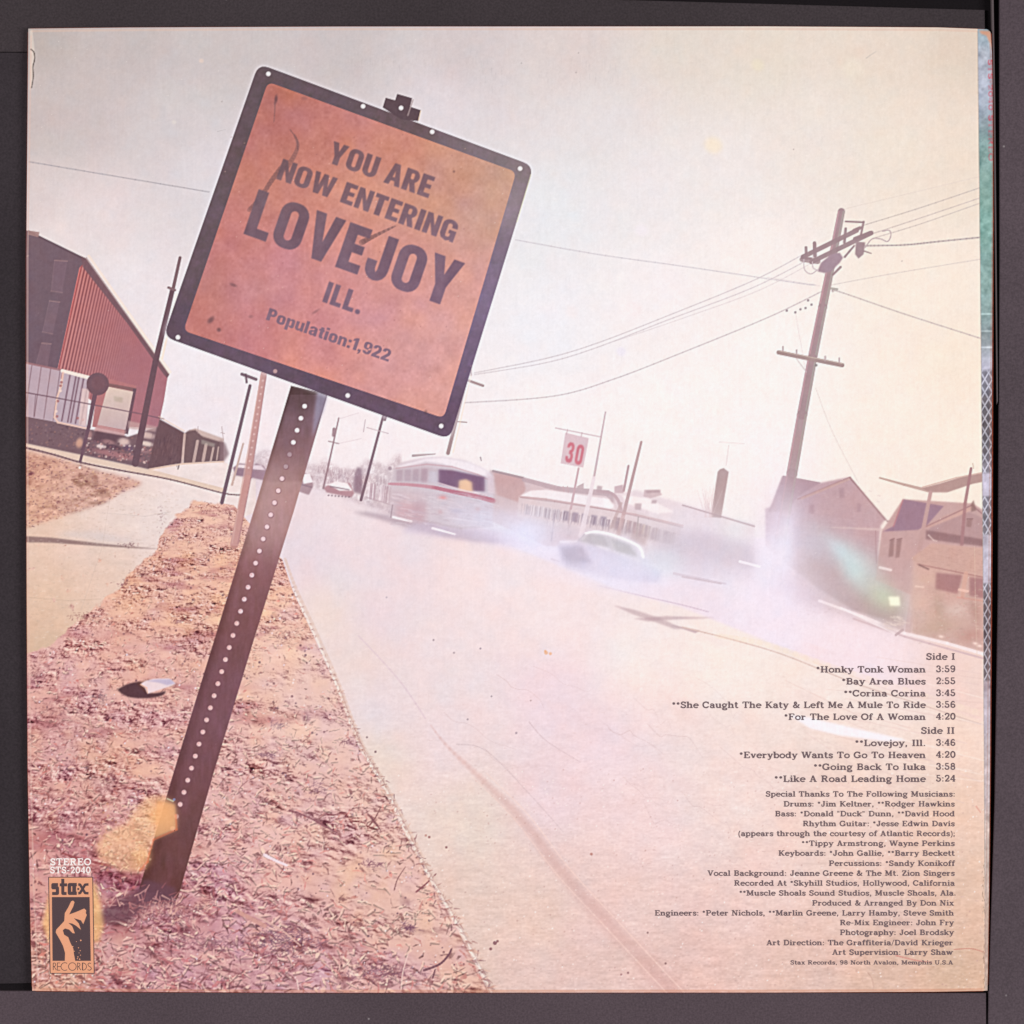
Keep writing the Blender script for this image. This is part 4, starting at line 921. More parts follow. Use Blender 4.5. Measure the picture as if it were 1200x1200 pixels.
path([(933, 420), (945, 436)], 1, 1, (206, 190, 190), .8); dot(956.5, 428, 1.6, (140, 130, 130), .8); path([(974, 338), (981, 339)], 2.6, 2.6, (180, 170, 164), .9)

# ----------------------------------------------------------------- haze and stray light caught in the printed photograph
for a in ((690, 655, 70, 30, .25, (238, 232, 246), .28), (615, 624, 30, 17, .2, (232, 234, 254), .95), (600, 615, 60, 18, .2, (232, 228, 244), .5), (555, 610, 30, 14, .2, (226, 222, 236), .5),
          (700, 680, 60, 14, .25, (238, 234, 248), .4), (785, 655, 16, 14, 0, (216, 236, 244), .65), (770, 660, 40, 18, .2, (232, 236, 246), .5), (820, 640, 28, 36, 0, (232, 224, 240), .6), (860, 640, 20, 40, .1, (232, 240, 238), .5),
          (880, 670, 40, 40, 0, (244, 236, 244), .6), (912, 640, 14, 60, .08, (236, 230, 250), .45), (925, 620, 26, 40, .1, (230, 218, 236), .4), (900, 690, 36, 30, 0, (246, 236, 244), .5), (920, 632, 10, 34, .15, (250, 246, 254), .5), (905, 648, 34, 20, .2, (246, 242, 252), .4), (785, 655, 18, 16, 0, (226, 242, 248), .5),
          (985, 645, 30, 9, .75, (216, 232, 236), .5), (1000, 668, 22, 14, .9, (212, 232, 228), .55), (1028, 690, 24, 18, .8, (208, 220, 204), .5), (1040, 702, 20, 13, .5, (216, 226, 190), .5), (960, 640, 34, 20, .4, (214, 216, 230), .4), (1010, 655, 30, 12, .7, (214, 230, 230), .4),
  (905, 665, 24, 46, .05, (244, 236, 246), .65), (930, 690, 40, 22, .2, (238, 226, 240), .55), (1072, 700, 14, 34, -.1, (222, 196, 184), .4), (840, 655, 50, 22, .2, (226, 214, 226), .5), (690, 600, 80, 30, .2, (240, 230, 236), .18), (800, 620, 60, 30, .2, (240, 230, 236), .4), (620, 640, 50, 10, .2, (240, 236, 252), .5), (905, 600, 30, 40, .1, (240, 226, 236), .3)):
    glow(*a)
poly([(760, 660), (800, 672), (884, 676), (884, 640), (820, 622), (770, 630)], (222, 210, 220), .45, None, 6)
poly([(975, 640), (990, 636), (1014, 668), (1018, 695), (1002, 690), (988, 664)], (214, 238, 238), .3, None, 6)
poly([(762, 640), (800, 650), (884, 664), (884, 640), (820, 622), (770, 616)], (206, 192, 204), .35, None, 5)
path([(800, 592), (884, 617)], 1.6, 1.8, (196, 172, 178), .6)
poly([(680, 634), (691, 625), (708, 628), (714, 641), (698, 638)], (186, 176, 184), .5, None, 1.2); poly([(716, 631), (738, 639), (747, 652), (722, 646)], (190, 182, 190), .5, None, 1.2)
path(smooth([(686, 625), (700, 623), (722, 628), (748, 640), (754, 653)]), 2, 2.8, (253, 249, 252), .85)
poly([(656, 641), (682, 640), (694, 660), (662, 656)], (184, 172, 192), .45, None, 2); soften(646, 616, 784, 696, 1.1, .5)
poly([(1041, 699), (1054, 699), (1055, 710), (1043, 710)], (250, 248, 226), .95, part('printed_white_sign', -1, 'small white sign near the hazy house'), 1.2)  # white blob of a small sign, drawn over the haze
path([(867, 658), (890, 664)], 3, 3, (252, 242, 248), .8); path([(790, 672), (850, 684)], 3, 2.4, (206, 186, 196), .3, None)
path([(800, 676), (845, 684)], 2.4, 2, (200, 176, 184), .35)

# ----------------------------------------------------------------- sign post and sign
POST = part('printed_sign_post', -1, 'tall perforated steel post carrying the big sign')
PY = [(455, (98, 82, 96)), (472, (104, 86, 102)), (490, (122, 102, 120)), (520, (136, 110, 126)), (545, (154, 126, 138)), (562, (164, 134, 142)), (566, (176, 146, 153)), (590, (180, 147, 154)), (615, (174, 142, 150)), (640, (162, 128, 138)), (665, (144, 108, 120)), (700, (132, 97, 110)), (740, (126, 91, 104)), (800, (122, 90, 108)), (850, (124, 92, 110)), (900, (120, 87, 103)), (950, (114, 82, 93)), (1000, (108, 76, 85)), (1060, (102, 70, 79))]
pgrad = np.stack([np.interp(np.arange(N), [p[0] for p in PY], [p[1][c] for p in PY]) for c in range(3)], -1)
pgrad = pgrad[:, None, :] + np.array([2, -7, -17]) + (noise(10, 76, octaves=3, ax=.6, ay=2.2) * 3)[..., None] * np.array([1, .7, 1.2])
left = [(341, 452), (300, 590), (255, 737), (205, 900), (163, 1042)]; right = [(208, 1054), (252, 900), (298, 748), (344, 600), (384, 462)]
def posts(X, Y):
    base = field(pgrad)(X, Y)
    xl = np.interp(Y, [p[1] for p in left], [p[0] for p in left]); xr = np.interp(Y, [p[1] for p in right], [p[0] for p in right])
    s = np.clip((X - xl) / np.maximum(xr - xl, 1), 0, 1)
    g = np.exp(-((s - .72) / .07) ** 2) * 12 - np.exp(-((s - .02) / .04) ** 2) * 14 - np.exp(-((s - .83) / .05) ** 2) * 9 - np.exp(-((s - .99) / .04) ** 2) * 14
    return base + g[..., None] * np.array([1, .9, 1.1])
poly(left + right, posts, 1, POST)
poly([(372, 458), (384, 463), (379, 482), (366, 512), (369, 480)], (168, 160, 186), .7, None, 1.6)
poly([(338, 548), (306, 545), (300, 560), (296, 640), (335, 640)], (206, 172, 178), .22, None, 8)
SHAD = part('printed_post_shadow', VERGE)
poly([(163, 1040), (120, 1066), (100, 1084), (150, 1080), (172, 1062), (205, 1056), (200, 1046)], (108, 68, 80), .8, SHAD, 2.5)
poly([(168, 1030), (206, 1040), (204, 1060), (160, 1056)], (108, 72, 84), .8, None, 2)
for i in range(40):
    y = 476 + i * 14.14
    if y > 985: break
    x = 357 - (y - 476) * .3125
    al = .95 if y < 520 else (.35 if y < 555 else .85)
    if y > 948: al = .5
    c = (254, 246, 248) if y < 560 else ((250, 220, 222) if y < 720 else (250, 210, 206))
    k = part('hole', POST); dot(x + .2, y + .3, 3.6, (128, 84, 98), .5); dot(x, y, 2.7, c, al, k); dot(x - .9, y - 1.0, 1.1, (206, 150, 150), .5 if y > 660 else 0)
for i in range(130):
    x = random.gauss(190, 26); y = random.gauss(1062, 8); a = random.gauss(-.6, .9); L = random.uniform(4, 11)
    seg((x, y), (x + math.cos(a) * L, y + math.sin(a) * L), 1.8, 1, random.choice([(206, 150, 146), (226, 178, 166), (150, 92, 98), (186, 124, 124)]), .7)

SIGN = part('printed_town_sign', -1, 'big tilted town sign with dark border and salmon panel')
so = round_poly([(303, 74.5), (625.5, 194.5), (527, 515), (191.5, 394.5)], 13)
bcol = ctrl([(305, 85), ] and [(305, 85, (92, 74, 80)), (270, 180, (96, 77, 82)), (230, 300, (98, 78, 86)), (200, 390, (90, 70, 84)), (380, 108, (96, 78, 86)), (480, 145, (100, 78, 82)), (560, 175, (122, 104, 110)), (615, 200, (134, 116, 120)),
             (600, 250, (156, 138, 146)), (590, 290, (122, 104, 124)), (570, 350, (128, 108, 136)), (550, 420, (112, 92, 118)), (530, 490, (98, 74, 96)), (450, 475, (98, 74, 92)), (380, 450, (92, 70, 88)), (300, 425, (100, 78, 96))], 3)
bcol = 255 - (255 - bcol) * np.array([.95, .95, .95], np.float32) + (noise(7, 78, octaves=3) * 3)[..., None] * np.array([1, .6, 1.2], np.float32)
poly([(x + (x - 408) * .012, y + (y - 293) * .012) for x, y in so], (236, 234, 244), .45, None, 2.2)
poly(so, field(bcol), 1, SIGN)
TAB = part('tab', SIGN); poly([(448.5, 126), (452, 114.5), (463, 117.5), (465.5, 110), (483, 115), (480.5, 125), (493, 129), (490, 142), (470, 140)], (96, 76, 82), 1, TAB)
path([(484, 117), (481, 126), (478, 135)], 1.4, 1.8, (166, 146, 146), .8); path([(493, 130), (490.5, 141)], 1, 1, (236, 206, 170), .7)
PANEL = part('panel', SIGN)
pf = ctrl([(320, 105, (184, 112, 106)), (300, 150, (188, 116, 112)), (360, 130, (190, 118, 114)), (420, 150, (202, 128, 124)), (470, 170, (212, 140, 122)), (530, 190, (208, 152, 134)), (595, 210, (204, 160, 144)),
           (290, 210, (196, 128, 122)), (340, 230, (204, 134, 126)), (420, 225, (220, 154, 130)), (500, 240, (210, 154, 134)), (570, 260, (208, 163, 148)), (260, 270, (200, 124, 124)), (330, 300, (212, 138, 140)), (400, 280, (222, 150, 142)), (480, 300, (220, 156, 150)), (560, 320, (220, 162, 158)),
           (240, 340, (194, 126, 124)), (300, 340, (199, 137, 145)), (380, 330, (209, 142, 150)), (450, 360, (216, 152, 158)), (530, 380, (222, 166, 166)), (490, 400, (219, 162, 164)), (230, 380, (196, 120, 116)), (300, 395, (206, 130, 134)), (380, 400, (216, 142, 144)), (460, 430, (219, 158, 160)), (520, 440, (224, 166, 160)), (360, 440, (220, 146, 140)), (480, 470, (223, 158, 150))], 3)
mot = noise(16, 51, octaves=3) * 3.5 + noise(3, 52) * 2.5; ch2 = noise(34, 53, octaves=2) * 3.0
pf = pf + np.array([-1, 1, -3], np.float32) + mot[..., None] + ch2[..., None] * np.array([.8, .4, -.8])
poly(round_poly([(314, 96), (605, 201.5), (520, 490), (215, 387.5)], 8), field(pf), 1, PANEL)
# stains and scratches on the sign
for p, w0, w1, a in (([(345, 158), (349, 170), (344, 184), (334, 198)], 3, 7, .22), ([(330, 196), (318, 212), (305, 232), (292, 246)], 6, 5, .34), ([(424, 284), (440, 276), (463, 265)], 7, 2, .4), ([(340, 152), (348, 164), (349, 176)], 1.2, 1, .5), ([(322, 120), (322, 130), (321, 143)], 2, 1.2, .3)):
    path(smooth(p, 5), w0, w1, (118, 86, 88), a)
for (x, y, rx, ry, an, a) in ((323.5, 116, 2, 5, .1, .7), (357, 115, 4, 2.5, 0, .25), (247, 375, 5, 3, -.8, .6), (256.5, 386.5, 2.6, 2.6, 0, .6), (273.5, 334, 4.5, 2, .4, .45), (294, 371, 3, 2, 0, .25), (370, 365, 5, 1.6, -.6, .3), (499, 483, 2, 3, 0, .4), (532, 201, 1.5, 1.5, 0, .4)): glow(x, y, rx, ry, an, (96, 68, 74), a, 1.5)
for i in range(60): x = random.uniform(260, 560); y = random.uniform(150, 440); dot(x, y, .7, random.choice([(240, 196, 180), (150, 96, 100)]), .35)
for (x, y) in ((314.5, 86.5), (425.5, 124.5), (470, 126.5), (506.5, 154.5), (609.5, 197.5), (208.5, 395.3), (407.5, 463.5), (517, 499.3)): k = part('bolt_hole', SIGN); dot(x, y, 2.7, (250, 238, 238), .98, k)
k = part('bolt_hole', SIGN); dot(322.5, 435, 2.4, (196, 160, 160), .9, k)
path([(622, 205), (606, 260)], 1.2, 1.2, (236, 234, 190), .5)

# sign lettering: heavy condensed grotesque, drawn as outlines (x to the right, y up, cap height 1)
def L_(*p): return list(p)
w = .235; hb = .2
def rot180(ps, W_): return [[(W_ - x, 1 - y) for x, y in p] for p in ps]
GOTH = {
 'I': (.24, [L_((0, 0), (w, 0), (w, 1), (0, 1))]),
 'L': (.50, [L_((0, 0), (.5, 0), (.5, hb), (w, hb), (w, 1), (0, 1))]),
 'E': (.50, [L_((0, 0), (.5, 0), (.5, hb), (w, hb), (w, .41), (.46, .41), (.46, .6), (w, .6), (w, .8), (.5, .8), (.5, 1), (0, 1))]),
 'T': (.54, [L_((.54 / 2 - w / 2, 0), (.54 / 2 + w / 2, 0), (.54 / 2 + w / 2, .8), (.54, .8), (.54, 1), (0, 1), (0, .8), (.54 / 2 - w / 2, .8))]),
 'N': (.62, [L_((0, 0), (.21, 0), (.21, .56), (.41, 0), (.62, 0), (.62, 1), (.41, 1), (.41, .46), (.21, 1), (0, 1))]),
 'V': (.66, [L_((.22, 0), (.44, 0), (.66, 1), (.43, 1), (.33, .4), (.23, 1), (0, 1))]),
 'W': (.92, [L_((.15, 0), (.37, 0), (.46, .5), (.55, 0), (.77, 0), (.92, 1), (.71, 1), (.645, .42), (.555, 1), (.365, 1), (.275, .42), (.21, 1), (0, 1))]),
 'Y': (.68, [L_((.22, 0), (.46, 0), (.46, .38), (.68, 1), (.44, 1), (.34, .62), (.24, 1), (0, 1), (.22, .38))]),
 'A': (.68, [L_((0, 0), (.22, 0), (.265, .2), (.415, .2), (.46, 0), (.68, 0), (.46, 1), (.22, 1)), L_((.295, .37), (.385, .37), (.34, .68))]),
 'O': (.62, [rr(0, 0, .62, 1, .27), rr(.225, .18, .395, .82, .085)]),
 'U': (.60, [L_(*([(0, 1), (0, .27)] + [(.3 + .3 * math.cos(t), .28 + .28 * math.sin(t)) for t in np.linspace(math.pi, 2 * math.pi, 9)] + [(.6, 1), (.37, 1), (.37, .27), (.34, .2), (.3, .18), (.26, .2), (.23, .27), (.23, 1)]))]),
 'J': (.50, [L_(*([(.5, 1), (.5, .27)] + [(.25 + .25 * math.cos(t), .27 + .27 * math.sin(t)) for t in np.linspace(0, -math.pi, 9)] + [(0, .42), (.215, .42), (.215, .25), (.25, .18), (.27, .25), (.27, 1)]))]),
 'R': (.60, [L_(*([(0, 0), (w, 0), (w, .39), (.37, 0), (.6, 0), (.46, .42)] + [(.36 + .23 * math.cos(t), .71 + .29 * math.sin(t)) for t in np.linspace(-1.1, math.pi / 2, 9)] + [(0, 1)])), rr(w, .56, .375, .83, .06)]),
 'G': (.62, [L_(*([(.62, .64), (.4, .64)] + [(.31 + .09 * math.cos(t), .74 + .08 * math.sin(t)) for t in np.linspace(0, math.pi, 6)] + [(.31 + .09 * math.cos(t), .26 + .08 * math.sin(t)) for t in np.linspace(math.pi, 2 * math.pi, 6)] + [(.4, .36), (.32, .36), (.32, .53), (.62, .53), (.62, 0), (.47, 0), (.45, .06), (.3, -.02), (.08, .08), (0, .26), (0, .74)] + [(.31 + .31 * math.cos(t), .73 + .28 * math.sin(t)) for t in np.linspace(math.pi, 0, 9)]))]),
 'P': (.58, [L_(*([(0, 0), (w, 0), (w, .37), (.34, .37)] + [(.35 + .23 * math.cos(t), .685 + .315 * math.sin(t)) for t in np.linspace(-math.pi / 2, math.pi / 2, 9)] + [(0, 1)])), rr(w, .55, .37, .82, .07)]),
 '.': (.24, [rr(.0, 0, .23, .23, .1)]), ',': (.24, [L_((.02, 0), (.22, 0), (.22, .2), (.02, .2)), L_((.12, 0), (.22, 0), (.12, -.18), (.03, -.18))]),
 ':': (.24, [rr(.02, 0, .22, .21, .05), rr(.02, .48, .22, .69, .05)]),
 'o': (.54, [rr(0, 0, .54, .74, .22), rr(.2, .17, .34, .57, .07)]),
 'p': (.54, [L_((0, -.25), (.21, -.25), (.21, 0), (.21, .73), (0, .73)), rr(.21, 0, .54, .74, .16), rr(.21, .17, .34, .57, .06)]),
 'u': (.54, [L_((0, .73), (0, .16), (.1, .02), (.24, 0), (.36, .07), (.36, 0), (.54, 0), (.54, .73), (.34, .73), (.34, .24), (.27, .17), (.2, .24), (.2, .73))]),
 'n': (.54, [L_((0, 0), (.2, 0), (.2, .5), (.27, .57), (.34, .5), (.34, 0), (.54, 0), (.54, .58), (.44, .72), (.3, .74), (.18, .67), (.18, .73), (0, .73))]),
 'l': (.22, [L_((0, 0), (.21, 0), (.21, 1), (0, 1))]), 'i': (.22, [L_((0, 0), (.21, 0), (.21, .73), (0, .73)), L_((0, .84), (.21, .84), (.21, 1.02), (0, 1.02))]),
 't': (.36, [L_((.09, .9), (.09, .73), (0, .73), (0, .57), (.09, .57), (.09, .12), (.16, .01), (.36, 0), (.36, .16), (.3, .18), (.3, .57), (.36, .57), (.36, .73), (.3, .73), (.3, .9))]),
 'a': (.52, [L_((.52, 0), (.34, 0), (.34, .05), (.18, -.01), (.04, .06), (0, .2), (.03, .34), (.14, .42), (.32, .46), (.32, .54), (.26, .59), (.2, .55), (.19, .5), (.01, .5), (.05, .66), (.2, .75), (.38, .73), (.5, .64), (.52, .5)), L_((.32, .33), (.22, .28), (.2, .2), (.25, .15), (.32, .2))]),
 '1': (.34, [L_((.12, 0), (.34, 0), (.34, 1), (.18, 1), (0, .84), (0, .68), (.12, .74))]),
 '9': (.54, [rr(0, .36, .54, 1, .23), rr(.2, .52, .34, .83, .07), L_((.34, .5), (.54, .55), (.54, .25), (.44, .04), (.24, -.01), (.06, .06), (0, .26), (.2, .26), (.27, .16), (.34, .24))]),
 '2': (.54, [L_((0, 0), (.54, 0), (.54, .19), (.27, .19), (.5, .5), (.54, .72), (.5, .88), (.38, .99), (.2, 1), (.06, .92), (0, .78), (0, .68), (.2, .68), (.21, .78), (.27, .83), (.34, .77), (.32, .6), (0, .18))]),
 '3': (.54, [L_((0, .3), (.02, .12), (.14, 0), (.38, 0), (.51, .1), (.54, .3), (.5, .46), (.42, .52), (.5, .58), (.54, .74), (.5, .9), (.38, 1), (.14, 1), (.02, .88), (0, .72), (.19, .72), (.21, .82), (.3, .83), (.34, .74), (.31, .62), (.2, .6), (.2, .43), (.31, .41), (.34, .3), (.31, .2), (.21, .19), (.19, .3))]),
 '0': (.54, [rr(0, 0, .54, 1, .24), rr(.2, .18, .34, .82, .07)]),
}
def goth_line(text, start, end_vec, up_vec, color, pid, alpha=.92, gap=.075, soft=.55, space=.3):
    wd = 0; lay = []
    for ch_ in text:
        if ch_ == ' ': wd += space; continue
        a, ps = GOTH[ch_]; lay.append((wd, ps)); wd += a + gap
    wd -= gap
    for x, ps in lay:
        groups = [ps] if len(ps) < 2 else None
        quads = [[(start[0] + end_vec[0] * (x + px_) / wd + up_vec[0] * py_, start[1] + end_vec[1] * (x + px_) / wd + up_vec[1] * py_) for px_, py_ in p] for p in ps]
        poly(quads, color, alpha, pid, soft)
def letcol(X, Y):
    t = np.clip((X - 280) / 270, 0, 1); v = np.clip((Y - 170) / 190, 0, 1)
    base = np.stack([108 + 16 * v + 4 * t, 84 + 18 * v + 2 * t, 90 + 30 * v + 6 * t], -1)
    return base + (noise(14, 77, X.shape, 2) * 4)[..., None]
k = part('lettering', SIGN, 'first line of lettering'); goth_line('YOU ARE', (382.8, 189.8), (119, 42.5), (8.4, -24.6), letcol, k, .85)
k = part('lettering', SIGN, 'second line of lettering'); goth_line('NOW ENTERING', (323.5, 209.5), (207, 75), (8.4, -23.6), letcol, k, .85)
k = part('lettering', SIGN, 'town name in the largest letters'); goth_line('LOVEJOY', (285.2, 274), (242, 87), (18, -52.5), letcol, k, .93, .09)
k = part('lettering', SIGN, 'state abbreviation'); goth_line('ILL.', (377.5, 353.5), (43.5, 15.6), (8.2, -23.8), letcol, k, .9, .1)
k = part('lettering', SIGN, 'population line'); goth_line('Population:1,922', (311.5, 374.5), (143.5, 49.5), (4.6, -13.8), letcol, k, .85, .07, .4)
goth_line('30', (661.5, 541), (19.6, 4.6), (4.4, -23.5), (208, 108, 124), S30N, .8, .16, .6)

# litter on the verge
LIT = part('printed_litter', -1, 'crumpled white paper with a dark hollow on the verge')
poly(smooth([(138, 808), (146, 803), (156, 800), (166, 799.5), (173, 811), (184, 812), (194, 810), (190, 815), (176, 818), (158, 818), (146, 815), (138, 809)], 3), (84, 54, 60), .95, LIT, .8)
poly([(160, 801), (168, 798), (176, 796), (178, 812), (170, 811)], (104, 62, 50), .6, None, 1)
PAP = part('paper', LIT); poly([(164, 802), (170, 798), (180, 795.5), (198, 795), (206, 801), (200, 804), (188, 808), (173, 813), (170, 806)], (236, 216, 218), 1, PAP, .6)
poly([(172, 798), (184, 796), (200, 796), (205, 801), (196, 803), (186, 800)], (196, 180, 206), .8, None, .8); path([(165, 802), (172, 806), (173, 812)], 1.2, 1, (240, 170, 130), .6)
# orange lens spots that the print shows low on the left
FL = part('printed_lens_flare', -1, 'orange lens flare beside the foot of the sign post')
fl = [(160, 945), (172, 933), (190, 931), (205, 941), (207, 972), (180, 983), (175, 996), (175, 1008), (164, 1022), (146, 1023), (118, 1008), (112, 990), (125, 975), (148, 965)]
poly(fl, (252, 206, 150), .55, FL, 3.0)
glow(190, 955, 16, 14, .2, (246, 186, 118), .55, 1.6); glow(165, 1005, 12, 14, .2, (246, 190, 130), .45, 1.4)
poly([(184, 938), (205, 943), (207, 971), (181, 982)], (248, 184, 128), .6, None, 1.2)
path([(206, 955), (207, 972), (180, 984), (175, 1000), (173, 1010), (164, 1020)], 2.4, 2.6, (232, 124, 84), .4); path([(196, 936), (203, 939)], 1.4, 1.6, (226, 226, 190), .7); dot(204, 937, 1.5, (150, 170, 220), .6)
for i in range(140):
    x = random.uniform(115, 178); y = random.uniform(940, 1020)
    dot(x, y, random.uniform(.6, 1.6), random.choice([(246, 208, 170), (206, 146, 104), (252, 222, 196)]), .35)
FL2 = part('printed_lens_flare', -1, 'yellow lens flare glowing around the small logo')
poly([(60, 1034), (112, 1034), (118, 1060), (122, 1085), (116, 1104), (54, 1106), (46, 1084), (52, 1058)], (250, 200, 132), .75, FL2, 2.4)

# ----------------------------------------------------------------- worn edges of the print
poly([(33, 33), (36, 33), (38, 50), (39, 62), (37, 76), (37, 90), (35, 103), (33, 108)], (220, 206, 194), .8)
path(smooth([(34, 56), (38, 60), (39, 68), (37, 78), (37.5, 90), (35.5, 103)]), 1.2, 1.0, (96, 84, 80), .8)
for x, y, a in ((1147, 1120, .5),): pass
path(smooth([(1118, 1113), (1138, 1112), (1156, 1117)]), 1.2, .9, (206, 140, 124), .7); path(smooth([(1050, 1120), (1075, 1126), (1092, 1128)]), 1.4, .8, (214, 140, 130), .7); path(smooth([(1017, 1140), (1022, 1148), (1024, 1158)]), 1, .7, (206, 166, 150), .7)
path(smooth([(1142, 640), (1143, 700), (1145, 770)]), 1, 1, (226, 200, 180), .35); path([(1144, 945), (1149, 952)], 1.6, 1, (220, 150, 136), .6)
for i in range(60):
    y = random.uniform(1010, 1158); x = FOLD(y) - random.uniform(0, 4); path([(x, y), (x + random.gauss(0, 1), y + random.uniform(1, 5))], 1.1, .7, random.choice([(150, 120, 100), (245, 226, 206), (130, 110, 96), (226, 204, 190)]), .55)
for i in range(50):
    x = random.uniform(40, 1150); y = YB(x) - random.uniform(0, 1.6); path([(x, y), (x + random.uniform(3, 16), y)], .9, .7, random.choice([(226, 170, 140), (200, 140, 112)]), .35)
path([(44, 1161), (1152, 1161)], 2.2, 2.2, (214, 150, 120), .45); path([(36, 34), (1146, 34)], 2.4, 2.4, (226, 190, 170), .4)
path([(34.5, 40), (32.5, 300), (32.5, 560), (33.5, 800), (36, 1040), (39, 1158)], 1.6, 1.6, (226, 190, 176), .45)

# ----------------------------------------------------------------- spine strip: the front picture wraps round here
SPINE = part('spine_strip', -1, 'narrow turquoise strip of the front picture along the fold')
fold = FOLD(YY); sp = np.clip(XX - fold + .5, 0, 1)
sf = ctrl([(1155, 40, (150, 176, 182)), (1155, 60, (206, 206, 220)), (1155, 80, (140, 150, 160)), (1155, 92, (210, 206, 222)), (1155, 112, (170, 180, 196)), (1155, 125, (196, 204, 222)), (1155, 145, (130, 146, 150)), (1155, 170, (130, 166, 158)), (1155, 220, (140, 172, 162)),
           (1155, 260, (134, 174, 164)), (1155, 330, (146, 176, 170)), (1155, 360, (140, 166, 164)), (1155, 400, (140, 152, 154)), (1155, 430, (214, 206, 226)), (1155, 500, (150, 140, 146)), (1155, 570, (216, 208, 226)), (1155, 600, (170, 160, 172)), (1155, 660, (214, 206, 220)), (1155, 720, (150, 130, 136)), (1155, 800, (170, 150, 156)), (1155, 830, (208, 198, 208)), (1155, 900, (206, 190, 192)), (1155, 1000, (214, 194, 184)), (1155, 1100, (206, 180, 166))], 4, 6)
sf = sf + (noise(7, 61, octaves=3) * 11)[..., None]
for a_ in (45, 135): pass
d1 = np.abs(((XX + YY * .62) / 9.5) % 1 - .5); d2 = np.abs(((XX - YY * .62) / 9.5) % 1 - .5)
mesh_on = (np.clip((YY - 432) / 4, 0, 1) * np.clip((800 - YY) / 4, 0, 1)) * (1 - np.clip((YY - 553) / 3, 0, 1) * np.clip((583 - YY) / 3, 0, 1)) * (1 - np.clip((YY - 625) / 3, 0, 1) * np.clip((685 - YY) / 3, 0, 1))
lk = np.clip(1.3 - np.minimum(d1, d2) * 9, 0, 1) * mesh_on
sf = sf * (1 - mesh_on[..., None] * .3 * (1 - lk[..., None])) * (1 - .0) + (lk * .5)[..., None] * (np.array([214, 216, 226]) - sf)
for yb in (368, 388, 407): sf = sf + (np.clip(1.4 - np.abs(YY - yb), 0, 1) * 40)[..., None]
m = sp[..., None]; IMG = IMG * (1 - m) + sf.astype(np.float32) * m; IDM[(sp > .5)] = SPINE
poly([(1147, 33), (1163, 33), (1164, 60), (1161, 48), (1157, 39), (1150, 37)], (226, 160, 128), .8, None, 1)
path([(float(FOLD(y)) + .2, y) for y in range(34, 1160, 15)], 1.1, 1.1, (168, 156, 150), .5)
path([(float(XR(y)) - .8, y) for y in range(50, 1160, 15)], 1.4, 1.4, (176, 130, 120), .35)

# ================================================================= slab serif stroke alphabet (cap height 1, x height .7)
TK, TN, SF = .222, .138, .125
def el(cx, cy, rx, ry, a0=0, a1=360, n=14):
    return [(cx + rx * math.cos(math.radians(a0 + (a1 - a0) * k / n)), cy + ry * math.sin(math.radians(a0 + (a1 - a0) * k / n))) for k in range(n + 1)]
def st_(x, y0, y1, b='lr', t='lr', wd=TK, sw=.2):
    o = [(wd, [(x, y0), (x, y1)])]
    for y, f, s in ((y0, b, 1), (y1, t, -1)):
        yy = y + s * SF / 2
        l = x - sw if 'l' in f else x - wd / 2; r = x + sw if 'r' in f else x + wd / 2
        if f: o.append((SF, [(l, yy), (r, yy)]))
    return o
def dg(a, b, wd=TK): return [(wd, [a, b])]
def sr(x, y, s=1, h=.19): return [(SF, [(x - h, y + s * SF / 2), (x + h, y + s * SF / 2)])]
X_ = .7; MID = .18
